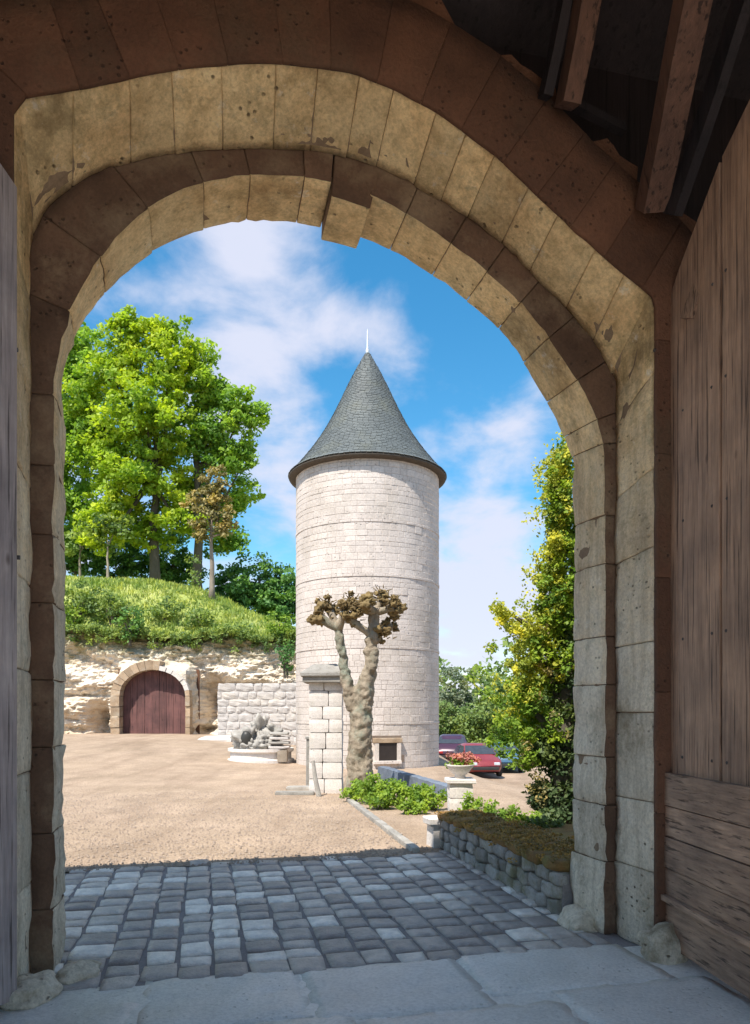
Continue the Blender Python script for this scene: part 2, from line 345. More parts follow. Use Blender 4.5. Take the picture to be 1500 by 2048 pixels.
def cliff_mat():
    m, nt, b = new_mat('tufa_rock'); band = tex(nt, 1.0, 7, .7, stretch=(.35, .6, 3.2)); t = tex(nt, 1.4, 9, .72); p = tex(nt, 3.2, kind='voronoi', stretch=(1, 1, 1.6))
    col = ramp(nt, band, [(.30, (.40, .29, .19)), (.42, (.64, .53, .40)), (.6, (.72, .65, .55)), (.75, (.60, .50, .38))])
    col = mixc(nt, ramp(nt, t, [(.52, (0, 0, 0)), (.64, (1, 1, 1))]), col, (.38, .33, .25))
    gn = nt.nodes.new('ShaderNodeNewGeometry'); sp = nt.nodes.new('ShaderNodeSeparateXYZ'); nt.links.new(gn.outputs['Position'], sp.inputs[0])
    up = mth(nt, 'ADD', sp.outputs[2], mth(nt, 'MULTIPLY', t, 3.0))
    mr = nt.nodes.new('ShaderNodeMapRange'); mr.inputs[1].default_value = 5.2; mr.inputs[2].default_value = 6.3; nt.links.new(up, mr.inputs[0])
    col = mixc(nt, mr.outputs[0], col, (.22, .20, .09))
    nt.links.new(col, b.inputs['Base Color']); b.inputs['Roughness'].default_value = .95
    bump(nt, b, mth(nt, 'ADD', mth(nt, 'ADD', t, band), p), .10, .7); return m
M['cliff'] = cliff_mat()

def leaves(name, centres, rad, per, size, mat, parent=None, flat=.8, seed=1, blade=False, tones=None, **k):
    """per leaf-sized quads about each clump centre"""
    rg = np.random.default_rng(seed); C = np.array([tuple(c) for c in centres]); n = len(C) * per
    R = np.repeat(np.asarray(rad) if np.ndim(rad) else np.full(len(C), rad), per)[:, None]
    d = rg.normal(size=(n, 3)); d /= np.linalg.norm(d, axis=1)[:, None]; d *= (rg.random((n, 1)) ** .45) * R; d[:, 2] *= flat
    P = np.repeat(C, per, 0) + d
    nr = rg.normal(size=(n, 3)) + np.array([-.25, -.6, .9]); nr /= np.linalg.norm(nr, axis=1)[:, None]
    if blade: nr = rg.normal(size=(n, 3)) * np.array([1, 1, .25]); nr /= np.linalg.norm(nr, axis=1)[:, None]
    a = np.cross(nr, rg.normal(size=(n, 3))); 
    if blade: a = np.tile(np.array([[0, 0, 1.]]), (n, 1)) + rg.normal(size=(n, 3)) * .35
    a /= np.linalg.norm(a, axis=1)[:, None]; b = np.cross(nr, a)
    s_ = size * rg.uniform(.6, 1.35, (n, 1)); w = s_ * (.22 if blade else .62)
    V = np.empty((n, 4, 3)); V[:, 0] = P - a * s_ * .5; V[:, 1] = P + b * w * .5; V[:, 2] = P + a * s_ * .5; V[:, 3] = P - b * w * .5
    me = bpy.data.meshes.new(name); me.vertices.add(n * 4); me.vertices.foreach_set('co', V.ravel())
    me.loops.add(n * 4); me.loops.foreach_set('vertex_index', np.arange(n * 4)); me.polygons.add(n); me.polygons.foreach_set('loop_start', np.arange(n) * 4); me.polygons.foreach_set('loop_total', np.full(n, 4)); me.update()
    tn = np.repeat(rg.random(len(C)) if tones is None else np.asarray(tones), per) * .75 + rg.random(n) * .25
    at_ = me.attributes.new('tone', 'FLOAT', 'FACE'); at_.data.foreach_set('value', tn.astype(np.float32)); me.validate()
    return mobj(name, me, mat, parent, **k)
def blob_clumps(blobs, spacing, inner=.55):
    out = []
    for (c, r) in blobs:
        vol = r[0] * r[1] * r[2]; n = int(max(4, vol ** (2 / 3) * 11 / spacing ** 2))
        for _ in range(n):
            d = Vector((random.gauss(0, 1), random.gauss(0, 1), random.gauss(0, 1))).normalized(); q = random.uniform(inner, 1.0)
            out.append((c[0] + d.x * r[0] * q, c[1] + d.y * r[1] * q, c[2] + d.z * r[2] * q))
    return out

# ------------------------------------------------------------------ terrain
def axis_pts(lo, hi, dens):
    out = [lo]
    while out[-1] < hi: out.append(out[-1] + dens(out[-1]))
    return out
xs = axis_pts(-700, 700, lambda x: max(.3, (abs(x) - 8) * .12)); ys = axis_pts(-60, 1400, lambda y: .3 if 2 < y < 34 else max(.35, .12 * abs(y - 20)))
tv = []; tf = []
for y in ys:
    for x in xs:
        u, s = w2g(x, y); z = ground(x, y) + .012 * nz((x, y, 0), .9) * (1 if s > 8.3 else 0)
        if s < 7.72 and abs(x) < 30: z = -.06
        tv.append((x, y, z))
nx = len(xs)
for j in range(len(ys) - 1):
    for i in range(nx - 1): a = j * nx + i; tf.append((a, a + 1, a + 1 + nx, a + nx))
mobj('ground', pyd('ground', tv, tf, True), M['ground'], kind='structure')
g = Geo(); g.box((0, 0, 0), (1, 1, 1))
bed = pyd('cobble_bed', [g2w(u, s, z) for z in (-.12, 0) for (u, s) in ((-6, -3.4), (6, -3.4), (6, 7.84), (-6, 7.84))], [(3, 2, 1, 0), (4, 5, 6, 7), (0, 1, 5, 4), (1, 2, 6, 5), (2, 3, 7, 6), (3, 0, 4, 7)])
bed_o = mobj('pavement', bed, M['bed'], kind='structure')

def sett(name, u0, u1, s0, s1, zt, parent, mat, dome=.004, amp=.006, n=5):
    v = []; f = []; seed = random.random() * 50
    q = []
    sk = [random.uniform(-.018, .018) * (.4 if n > 10 else 1) for _ in range(8)]
    for j in range(n + 1):
        for i in range(n + 1):
            a = i / n; b = j / n; ca = 1 - (2 * a - 1) ** 10; cb = 1 - (2 * b - 1) ** 10
            pu = u0 + (u1 - u0) * a + sk[0] * (1 - a) * (1 - b) + sk[1] * a * b + sk[2] * a * (1 - b); ps = s0 + (s1 - s0) * b + sk[3] * (1 - a) * b + sk[4] * a * b + sk[5] * (1 - a) * (1 - b)
            pin = (.03 if n < 10 else .01) * ((2 * a - 1) * (2 * b - 1)) ** 2
            pu += ((u0 + u1) / 2 - pu) * pin; ps += ((s0 + s1) / 2 - ps) * pin
            z = zt - .008 * (1 - min(ca, cb)) + dome * ca * cb + amp * nz((pu * 9, ps * 9, seed), 1)
            v.append(g2w(pu, ps, z))
    for j in range(n):
        for i in range(n): a = j * (n + 1) + i; f.append((a, a + 1, a + n + 2, a + n + 1))
    ring = [i for i in range(n + 1)] + [j * (n + 1) + n for j in range(1, n + 1)] + [n * (n + 1) + i for i in range(n - 1, -1, -1)] + [j * (n + 1) for j in range(n - 1, 0, -1)]
    b0 = len(v)
    for r in ring: v.append((v[r][0], v[r][1], -.05))
    for k in range(len(ring)): f.append((ring[k], b0 + k, b0 + (k + 1) % len(ring), ring[(k + 1) % len(ring)]))
    return mobj(name, pyd(name, v, f, True), mat, parent)
s = 5.02; row = 0
while s < 7.98:
    d = random.uniform(.19, .235) if row % 3 else random.uniform(.20, .27)
    s += d; row += 1
uu = -2.0; nset = 0
while uu < 2.72:                                     # rows run along the gateway axis, as in the photograph
    w = random.uniform(.20, .26)
    s = 4.50 + random.uniform(-.06, .06)
    while s < 7.80 + random.uniform(-.1, .06):
        d = random.uniform(.18, .31)
        u1 = min(uu + w, 2.72)
        if u1 - uu > .1: sett('cobble', uu + .011, u1 - .011, s + .010, s + d - .010, random.uniform(.012, .024), bed_o, M['cobble']); nset += 1
        s += d
    uu += w
g = Geo()                                             # loose gravel lying on the drive
for _ in range(5200):
    uq = random.uniform(-3, 2.5); sq = 7.75 + 7 * random.random() ** 1.6; w_ = g2w(uq, sq, 0)
    r = random.uniform(.008, .020); zb_ = ground(w_.x, w_.y) + (.012 if sq > 8.2 else .018)
    a_ = random.uniform(0, 6.28); v_ = [(w_.x + r * math.cos(a_ + k * 1.57) * random.uniform(.7, 1.2), w_.y + r * math.sin(a_ + k * 1.57) * random.uniform(.7, 1.2), zb_ - .004) for k in range(4)] + [(w_.x, w_.y, zb_ + r * .7)]
    g.add(v_, [(0, 1, 4), (1, 2, 4), (2, 3, 4), (3, 0, 4)])
g.build('loose_gravel', M['pebble'], None, kind='stuff')
g = Geo(); g.add([g2w(u, s_, z) for z in (-.03, .007) for (u, s_) in ((-1.9, -3.3), (3.9, -3.3), (3.9, 4.47), (-1.9, 4.47))], [(3, 2, 1, 0), (4, 5, 6, 7), (0, 1, 5, 4), (1, 2, 6, 5), (2, 3, 7, 6), (3, 0, 4, 7)])
g.build('threshold', M['slab'], bed_o)
# flagstones of the threshold
slabs = [(-1.7, -.35, 4.05, 4.94), (-.33, .55, 4.25, 4.96), (.57, 1.55, 4.18, 4.93), (1.57, 2.72, 4.3, 4.95), (-1.7, -.5, 3.0, 4.03), (-.48, .75, 3.2, 4.23), (.77, 1.9, 3.1, 4.16), (1.92, 2.9, 3.2, 4.28),
         (-1.7, .2, 1.8, 2.98), (.22, 1.6, 1.9, 3.08), (1.62, 2.9, 2.0, 3.18)]
for (a, b_, c, d) in slabs:
    sett('flagstone', a - .009, b_ + .009, c - .45, d - .41, .012 + random.uniform(-.004, .008), bed_o, M['slab'], dome=.002, amp=.012, n=14)

# ------------------------------------------------------------------ the gateway
def resample(pts, n):
    d = [0]
    for a, b in zip(pts, pts[1:]): d.append(d[-1] + math.hypot(b[0] - a[0], b[1] - a[1]))
    out = []
    for k in range(n):
        t = d[-1] * k / (n - 1); i = 0
        while i < len(d) - 2 and d[i + 1] < t: i += 1
        q = (t - d[i]) / max(1e-9, d[i + 1] - d[i]); out.append((pts[i][0] + (pts[i + 1][0] - pts[i][0]) * q, pts[i][1] + (pts[i + 1][1] - pts[i][1]) * q))
    return out
def smooth_pts(p, it=2):
    for _ in range(it): p = [p[0]] + [((p[i - 1][0] + 2 * p[i][0] + p[i + 1][0]) / 4, (p[i - 1][1] + 2 * p[i][1] + p[i + 1][1]) / 4) for i in range(1, len(p) - 1)] + [p[-1]]
    return p
NA = 121; NJ = 61
def path(px_pts, s):
    """one edge of the arch: left foot, up, round and down to the right foot, as (u, z)"""
    a = smooth_pts(resample([on_s(x, y, s) for x, y in px_pts], NA), 4)
    L = [(a[0][0], a[0][1] * k / (NJ - 1)) for k in range(NJ)]; R = [(a[-1][0], a[-1][1] * (1 - k / (NJ - 1))) for k in range(NJ)]
    return L + a[1:-1] + R
C1 = path([(33, 212), (60, 200), (120, 192), (180, 186), (260, 165), (330, 150), (400, 140), (520, 134), (620, 139), (700, 152), (790, 186), (900, 250), (1000, 328), (1100, 425), (1200, 515), (1304, 600)], S1)
C2O = path([(68, 490), (80, 450), (105, 415), (150, 378), (200, 350), (300, 320), (400, 306), (520, 302), (620, 308), (700, 322), (780, 350), (850, 388), (930, 438), (1000, 490), (1070, 560), (1140, 632), (1190, 695), (1226, 760)], S2)
C2I = path([(112, 790), (118, 720), (140, 640), (165, 580), (200, 525), (250, 462), (300, 418), (350, 390), (400, 371), (500, 355), (600, 357), (660, 366), (750, 396), (850, 455), (950, 530), (1040, 610), (1100, 685), (1150, 760), (1190, 835), (1206, 900)], S2)
C3 = path([(133, 860), (124, 790), (134, 725), (160, 665), (200, 606), (250, 550), (300, 511), (350, 483), (400, 466), (470, 451), (550, 445), (640, 456), (700, 471), (760, 493), (800, 512), (900, 580), (1000, 665), (1050, 733), (1100, 820), (1130, 885), (1143, 925)], S3)
NP = len(C1)
def match(A, B, uc, zc):
    """slide the points of B so that joints A[i]-B[i] are radial round the head and level down the jambs"""
    ang = lambda p: math.atan2(p[1] - zc, -(p[0] - uc)) % (2 * math.pi)
    hb = B[NJ - 1:NJ + NA - 2 + 0] + [B[NJ + NA - 2]]; ha = A[NJ - 1:NJ + NA - 2] + [A[NJ + NA - 2]]
    fixa = lambda t: t - 2 * math.pi if t > 5 else t
    tb = [fixa(ang(p)) for p in hb]; ta = [fixa(ang(p)) for p in ha]; out = []; m = len(ha) - 1
    for i, t in enumerate(ta):
        q = i / m; w = t + (tb[0] - ta[0]) * (1 - q) ** 7 + (tb[-1] - ta[-1]) * q ** 7
        k = 0
        while k < len(tb) - 2 and tb[k + 1] < w: k += 1
        e = max(0, min(1, (w - tb[k]) / max(1e-6, tb[k + 1] - tb[k]))); out.append((hb[k][0] + (hb[k + 1][0] - hb[k][0]) * e, hb[k][1] + (hb[k + 1][1] - hb[k][1]) * e))
    return B[:NJ - 1] + out + B[NJ + NA - 1:]
def jambs(A, B):
    for P, Q in ((A, B), (B, A)):
        pass
    for side in (0, 1):
        za = A[NJ - 1][1] if side == 0 else A[NJ + NA - 2][1]; zb = B[NJ - 1][1] if side == 0 else B[NJ + NA - 2][1]; zm = min(za, zb)
        for P, ze in ((A, za), (B, zb)):
            for k in range(NJ):
                t = k / (NJ - 1); z = zm * t + (ze - zm) * t ** 5; i = k if side == 0 else len(P) - 1 - k
                P[i] = (P[i][0], z)
C2O = match(C1, C2O, .95, 2.7); C3 = match(C2I, C3, .95, 2.7)
jambs(C1, C2O); jambs(C2I, C3)
def outn(P, i):
    a = P[max(0, i - 3)]; b = P[min(NP - 1, i + 3)]; tu, tz = b[0] - a[0], b[1] - a[1]; l = math.hypot(tu, tz) or 1
    return -tz / l, tu / l
def samp(P, x):
    i = int(min(NP - 2, max(0, math.floor(x)))); q = x - i; n0 = outn(P, i); n1 = outn(P, i + 1)
    return ((P[i][0] * (1 - q) + P[i + 1][0] * q, P[i][1] * (1 - q) + P[i + 1][1] * q), (n0[0] * (1 - q) + n1[0] * q, n0[1] * (1 - q) + n1[1] * q))
def section(x, A, sa, B, sb, da, db, inset, shift, nd=7, nr=4, seed=0, amp=.008):
    (pa, na), (pb, nb) = samp(A, x), samp(B, x); pts = []
    def P(p, n, off, s):
        u = p[0] + n[0] * off - shift[0]; z = max(0, p[1] + n[1] * off) - shift[1]
        return u, z, s
    raw = []
    for k in range(nr, 0, -1): raw.append((P(pa, na, max(inset, da * k / nr), sa + (inset * .6)), (0, 1)))
    for k in range(nd + 1):
        q = k / nd; p = (pa[0] * (1 - q) + pb[0] * q, pa[1] * (1 - q) + pb[1] * q); n = (na[0] * (1 - q) + nb[0] * q, na[1] * (1 - q) + nb[1] * q)
        e = .009 if k in (0, nd) else 0
        raw.append((P(p, n, inset + e, sa * (1 - q) + sb * q), (1, .5 if k in (0,) else 0)))
    for k in range(1, nr + 1): raw.append((P(pb, nb, max(inset, db * k / nr), sb), (0, 0)))
    for (u, z, s), (wi, wf) in raw:
        w = (u, s, z); d = amp * (nz(w, 4, seed) + .8 * nz(w, 11, seed + 5)) + .045 * max(0, nz(w, 6, 3.3) - .38) + .03 * max(0, nz(w, 17, 8.1) - .3); n = na
        u += n[0] * d * wi; z = max(0, z + n[1] * d * wi) if shift[1] == 0 else z; s += d * wf
        pts.append(g2w(u, s, z))
    return pts
def ring(A, sa, B, sb, da, db, joints, mats, parent, names, amps, drop=None, shade_mat=None):
    for k in range(len(joints) - 1):
        a, b = joints[k], joints[k + 1]; L = b - a; seed = k * 3.1 + sa * 7
        arch = NJ - 2 < (a + b) / 2 < NJ + NA - 2
        gap = .05; bv = .16; steps = [a + gap, a + gap + bv] + [a + gap + bv + (L - 2 * gap - 2 * bv) * q / 6 for q in range(1, 6)] + [b - gap - bv, b - gap]
        if L < 3: steps = [a + gap * .5, (a + b) / 2, b - gap * .5]
        sh = (0, 0); ri = random.uniform(-.003, .005)
        if drop and k in drop: sh = drop[k]
        secs = []
        amp = amps(a)
        for i, x in enumerate(steps):
            ins = ri + (.005 if i in (0, len(steps) - 1) else 0); secs.append(section(x, A, sa, B, sb, da, db, ins + .006, sh, seed=seed, amp=amp))
        me = loft_mesh(names[0] if arch else names[1], secs)
        me.polygons.foreach_set('use_smooth', [True] * len(me.polygons))
        if shade_mat:                                     # camera-facing rebate faces take the darker copy, backlit shade in its colour
            me.materials.append(mats[0] if arch else mats[1]); me.materials.append(shade_mat); m_ = len(secs[0])
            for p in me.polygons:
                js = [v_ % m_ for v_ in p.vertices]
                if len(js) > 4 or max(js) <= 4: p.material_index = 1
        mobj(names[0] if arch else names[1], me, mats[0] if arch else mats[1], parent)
    # mortar core behind the stones
    secs = [section(x, A, sa + .05, B, sb - .04, da * .98, db * .98, .020, (0, 0), seed=0, amp=0) for x in [0] + [i for i in range(2, NP - 2, 2)] + [NP - 1]]
    mobj('mortar', loft_mesh('mortar', secs), M['mortar'], parent)

gate = empty('gateway', g2w(.9, 4.7, 0), label='stone gateway arch with double rebate framing the courtyard view', cat='gateway')
def find_x(P, px, s):                                 # arch parameter whose edge point projects to image column px
    best = None
    for i in range(NJ - 1, NJ + NA - 2):
        w = g2w(P[i][0], s, P[i][1]); q = 750 + F * w.x / w.y
        if best is None or abs(q - px) < best[0]: best = (abs(q - px), i)
    return best[1]
base1, base2 = NJ - 1, NJ + NA - 3
jl = [0, 8, 17, 25, 32, 40, 47, 54]; jr = [base2 + k for k in (0, 6, 14, 21, 30, 37, 46, 53, 60)]
j1 = jl + [base1 + 1] + [find_x(C1, x, S1) for x in (145, 255, 350, 445, 555, 640, 722, 790, 868, 925, 985, 1050, 1115, 1185, 1250)] + jr
j2 = [0, 7, 15, 24, 31, 39, 46, 53] + [base1] + [find_x(C3, x, S3) for x in (150, 210, 305, 405, 500, 590, 640, 709, 780, 860, 930, 995, 1045, 1090, 1125)] + [base2 + k for k in (0, 9, 15, 24, 30, 39, 45, 52, 60)]
j1[-1] = j2[-1] = NP - 1
kd = j2.index(find_x(C3, 640, S3))
def amp1(x): return .010 if base1 < x < base2 else .016
def amp2(x): return .009 if base1 < x < base2 else (.026 if x < 20 or x > NP - 30 else .018)
ring(C1, S1, C2O, S2 - .004, .50, .50, j1, (M['arch'], M['jamb']), gate, ('voussoir', 'jamb_stone'), amp1)
ring(C2I, S2, C3, S3, .42, .42, j2, (M['arch'], M['jamb']), gate, ('voussoir', 'jamb_stone'), amp2, drop={kd: (.0, .095)}, shade_mat=M['rebate'])

j0 = [0, 10, 21, 30, 41, 50] + [base1 + 2 + int(k * (NA - 6) / 14) for k in range(15)] + [base2 + k for k in (4, 13, 24, 35, 47, 60)]; j0[-1] = NP - 1  # thin facing over the inner arch face, shade painted as dark brown
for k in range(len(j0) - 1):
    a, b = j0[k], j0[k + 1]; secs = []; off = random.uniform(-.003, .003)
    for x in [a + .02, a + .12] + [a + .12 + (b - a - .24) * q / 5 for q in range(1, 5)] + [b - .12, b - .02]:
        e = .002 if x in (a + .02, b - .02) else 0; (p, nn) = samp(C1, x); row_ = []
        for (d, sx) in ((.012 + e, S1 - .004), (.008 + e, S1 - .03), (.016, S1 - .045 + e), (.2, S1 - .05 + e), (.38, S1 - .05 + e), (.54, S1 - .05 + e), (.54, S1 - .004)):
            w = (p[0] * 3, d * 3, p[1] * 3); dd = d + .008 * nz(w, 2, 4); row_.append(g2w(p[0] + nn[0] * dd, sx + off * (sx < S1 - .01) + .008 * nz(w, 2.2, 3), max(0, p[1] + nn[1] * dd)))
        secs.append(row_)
    me = loft_mesh('shaded_facing_stone', secs); me.polygons.foreach_set('use_smooth', [True] * len(me.polygons)); mobj('shaded_facing_stone', me, M['shade_brown'], gate)

def wall_hole(name, P, off, sa, sb, uL, uR, top, mat, parent):
    """masonry round the arch: from the back of the ring out to a rectangle whose top follows top(u)"""
    v = []; f = []; idx = [0] + list(range(3, NP - 3, 3)) + [NP - 1]; n = len(idx)
    cu = .95
    for s_ in (sa, sb):
        for i in idx:
            (p, nn) = samp(P, i); v.append(g2w(p[0] + nn[0] * off, s_, max(-.05, p[1] + nn[1] * off)))
        for i in idx:
            (p, nn) = samp(P, i); u0, z0 = p[0] + nn[0] * off, p[1] + nn[1] * off
            if i < NJ - 5: u, z = uL, z0
            elif i > NJ + NA: u, z = uR, z0
            else:
                q = (i - (NJ - 5)) / (NA + 5); u = uL + (uR - uL) * q; z = top(u)
            if u > cu + .2: z = min(z, top(u)) if i <= NJ + NA else z
            v.append(g2w(u, s_, max(-.05, z)))
    for h in range(2):
        o = h * 2 * n
        for k in range(n - 1): f.append((o + k, o + k + 1, o + n + k + 1, o + n + k))
    for k in range(n - 1):
        f.append((k, k + 1, 2 * n + k + 1, 2 * n + k)); f.append((n + k, n + k + 1, 3 * n + k + 1, 3 * n + k))
    return mobj(name, fixn(pyd(name, v, f)), mat, parent)
wall_hole('facade_wall', C3, .35, S3 - .26, S3 - .02, -9, 11, lambda u: 5.75, M['facade'], gate)
# masonry over the inner arch, its top broken away on the right
def brk(u):
    return 7.2
v = []; f = []
seq = [i for i in range(NJ - 1, NJ + NA + 1, 2)]
for i in seq:
    (p, nn) = samp(C1, min(i, base2))
    a = (p[0] + nn[0] * .47, p[1] + nn[1] * .47)
    k = sm((p[0] - .65) / .7)
    ragged = .10 + .10 * (math.floor(p[0] * 3.3) % 2) + .14 * nz((p[0] * 4, 0, 0), 1) + .05 * nz((p[0] * 14, 3, 0), 1)
    if k >= 1: b = (a[0] + nn[0] * ragged, a[1] + nn[1] * ragged)
    else: b = (a[0] + nn[0] * .1 - .2 * (1 - k), max(a[1] + ragged, (a[1] + .1) * k + (1 - k) * 8.0))
    v += [g2w(a[0], S1 + .02, a[1]), g2w(b[0], S1 + .012 + random.uniform(-.01, .01), b[1]), g2w(b[0], S1 + .4, b[1]), g2w(a[0], S1 + .4, a[1])]
for k in range(len(seq) - 1):
    for j in range(4): a = 4 * k + j; b = 4 * k + (j + 1) % 4; f.append((a, b, b + 4, a + 4))
mobj('inner_masonry', fixn(pyd('inner_masonry', v, f)), M['shade_brown'], gate)
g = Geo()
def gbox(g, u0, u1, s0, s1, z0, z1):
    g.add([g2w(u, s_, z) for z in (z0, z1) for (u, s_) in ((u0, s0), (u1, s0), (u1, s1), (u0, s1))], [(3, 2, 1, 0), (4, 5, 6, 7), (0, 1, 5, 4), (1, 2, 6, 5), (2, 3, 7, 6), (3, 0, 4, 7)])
gbox(g, -1.9, -1.44, S1 + .02, S2 + .1, 0, 7.4); g.build('inner_masonry', M['shade_brown'], gate)
# the passage the camera stands in, its unseen rear opened for fill light
house = empty('gatehouse', g2w(.9, 1, 0), label='dark gatehouse passage with timber roof around the camera', cat='building')
g = Geo(); gbox(g, -2.2, -1.9, -.1, S1 + .4, -.02, 6.1); g.build('side_wall', M['shade_brown'], house)
g = Geo(); gbox(g, 4.05, 4.35, -.1, S3 - .28, -.02, 6.1); g.build('side_wall', M['shade_brown'], house)
g = Geo(); gbox(g, -1.9, 4.05, -.1, .1, 6.0, 6.35); g.build('back_wall', M['shade_brown'], house)
g = Geo(); gbox(g, -1.9, -1.75, -.1, .15, -.02, 6.0); g.build('back_pier', M['shade_brown'], house)
g = Geo(); gbox(g, 3.9, 4.05, -.1, .15, -.02, 6.0); g.build('back_pier', M['shade_brown'], house)
g = Geo()
for (ua, ub) in ((-9, 11),):
    g.add([g2w(ua, S3 + .30, 5.80), g2w(ub, S3 + .30, 5.80), g2w(ub, 2.4, 8.2), g2w(ua, 2.4, 8.2), g2w(ub, -.3, 6.4), g2w(ua, -.3, 6.4),
           g2w(ua, S3 + .30, 5.68), g2w(ub, S3 + .30, 5.68), g2w(ub, 2.4, 8.08), g2w(ua, 2.4, 8.08), g2w(ub, -.3, 6.28), g2w(ua, -.3, 6.28)],
          [(0, 1, 2, 3), (3, 2, 4, 5), (6, 9, 8, 7), (9, 11, 10, 8), (0, 6, 7, 1), (4, 10, 11, 5)])
g.build('roof', M['boards'], house)  # rear slope cut short so sun on the unseen floor adds fill
for ue in (-9, 10.8):
    g = Geo(); g.add([g2w(u, s_, z) for u in (ue, ue + .2) for (s_, z) in ((S3 - .1, -.1), (S3 - .1, 5.7), (2.4, 8.0), (-.1, 6.2), (-.1, -.1))], [(0, 1, 2, 3, 4), (9, 8, 7, 6, 5)] + [(i, (i + 1) % 5, 5 + (i + 1) % 5, 5 + i) for i in range(5)])
    g.build('gable_wall', M['facade'], house)
g = Geo(); gbox(g, -9, -2.2, -.1, .15, -.1, 6.3); g.build('rear_wall', M['facade'], house)
g = Geo(); gbox(g, 4.35, 11, -.1, .15, -.1, 6.3); g.build('rear_wall', M['facade'], house)
# near-black panel painting the unlit void above the passage, and its timbers
g = Geo(); gbox(g, -1.9, 4.05, S2 + .06, S2 + .12, 5.1, 7.4); g.build('dark_void_panel', M['boards'], house)
def beam(p, q, w, d, mat, name='rafter', parent=None):
    p, q = Vector(p), Vector(q); t = (q - p).normalized(); side = g2w(1, 0, 0); side = (side - t * side.dot(t)).normalized(); up = t.cross(side)
    v = []
    for k in range(5):
        c = p + (q - p) * k / 4 + side * random.uniform(-.008, .008)
        for (a, b) in ((-1, -1), (1, -1), (1, 1), (-1, 1)): v.append(c + side * a * w / 2 * random.uniform(.94, 1.05) + up * b * d / 2)
    f = [(3, 2, 1, 0), (16, 17, 18, 19)] + [(4 * k + j, 4 * k + (j + 1) % 4, 4 * k + 4 + (j + 1) % 4, 4 * k + 4 + j) for k in range(4) for j in range(4)]
    return mobj(name, fixn(pyd(name, v, f)), mat, parent or house)
def on3(px, py, s): u, z = on_s(px, py, s); return g2w(u, s, z)
beam(on3(1136, 212, 4.2), on3(1232, -330, 3.7), .12, .14, M['timber'])
beam(on3(1092, 196, 4.25), on3(1165, -200, 3.9), .06, .1, M['boards'])
beam(on3(1300, 420, 4.2), on3(1440, -260, 3.2), .16, .14, M['timber'])
beam(on3(1345, 430, 4.1), on3(1520, -100, 3.4), .06, .14, M['boards'])
beam(on3(1385, 640, 4.05), on3(1640, -60, 3.3), .09, .12, M['wood_r'], 'brace')
beam(on3(860, 60, 4.4), on3(1250, 260, 4.4), .05, .06, M['boards'], 'batten')
for k in range(6):
    beam(g2w(.9 + .62 * k, 4.3, 6.9), g2w(.9 + .62 * k, .2, 6.9), .12, .16, M['timber'], 'joist')
beam(on3(1100, -70, 4.3), on3(1650, -110, 4.3), .1, .12, M['timber'], 'tie_beam')

# hinge pins
def pintle(px, py, s, du):
    w = on3(px, py, s); g = Geo(); g.tube([w, w + g2w(du, 0, 0)], .012, 8); g.tube([w + g2w(du, 0, -.05), w + g2w(du, 0, .06)], .014, 8); g.build('hinge_pin', M['iron'], gate)
pintle(1310, 950, S1 - .02, .10); pintle(1308, 700, S1 - .02, .10); pintle(1312, 1580, S1 - .02, .08); pintle(36, 700, S1 - .02, -.07); pintle(40, 1115, S1 - .02, -.07)

# ------------------------------------------------------------------ the two door leaves, swung inwards
def leaf(name, hinge, dirv, width, top, planks, mats, label, thick=.055, rails=None, side=1, clad=None):
    """planks between hinge and free edge; top(k) gives the height k metres from the hinge"""
    d = Vector((dirv[0], dirv[1], 0)).normalized(); nrm = Vector((-d.y, d.x, 0)) * side; root = empty(name, hinge, label=label, cat='gate leaf', group='gate leaves swung inwards'); H = Vector(hinge)
    def slab(nm, k0, k1, z0, z1, mat, off=0, th=thick, ns=6):
        v = []; f = []; n = 8
        for i in range(n + 1):
            zt = i / n; row_ = []
            for (k, o) in ((k0, 0), (k0 + .008, -.006), (k1 - .008, -.006), (k1, 0), (k1, th), (k0, th)):
                a = z0; b = z1(k) if callable(z1) else z1; z = a + (b - a) * zt; wob = .004 * nz((k0 * 9, z * 2.2, off), 1) + .004 * nz((k * 20, z * 5, 1), 1)
                p = H + d * (k + wob) + nrm * (off + o - th / 2 + wob); v.append((p.x, p.y, z))
        for i in range(n):
            for j in range(6): a = 6 * i + j; b = 6 * i + (j + 1) % 6; f.append((a, b, b + 6, a + 6))
        f.append(tuple(range(5, -1, -1))); f.append(tuple(range(6 * n, 6 * n + 6)))
        return mobj(nm, fixn(pyd(nm, v, f)), mat, root)
    k = planks[0]
    for a, b in zip(planks, planks[1:]): slab('plank', a + (.022 if a == .63 else .008), b - .008, .62, top, mats[0])
    slab('stile', -.015, planks[0] + .002, .06, top, mats[0], off=-.022, th=.10)
    g = Geo()
    for pa, pb in zip(planks, planks[1:]):
        for zn in (1.3, 2.05, 2.8, 3.5, 4.1):
            for kk in (pa + .07, pb - .08):
                c_ = H + d * (kk + random.uniform(-.01, .01)) + nrm * (thick * .5 + .002); v_ = []
                for q_ in range(6): v_.append((c_.x + d.x * .011 * math.cos(q_ * 1.047), c_.y + d.y * .011 * math.cos(q_ * 1.047), zn + .011 * math.sin(q_ * 1.047)))
                t_ = c_ + nrm * .009; v_.append((t_.x, t_.y, zn)); g.add(v_, [(q_, (q_ + 1) % 6, 6) for q_ in range(6)])
    g.build('nail_heads', M['iron'], root, kind='stuff')
    for (z0, z1, off, m_) in rails: slab('rail', planks[0] - .09 if False else .02, planks[-1], z0, z1, m_, off=off, th=.05)
    return root
hx = 1.965; hy = 4.90
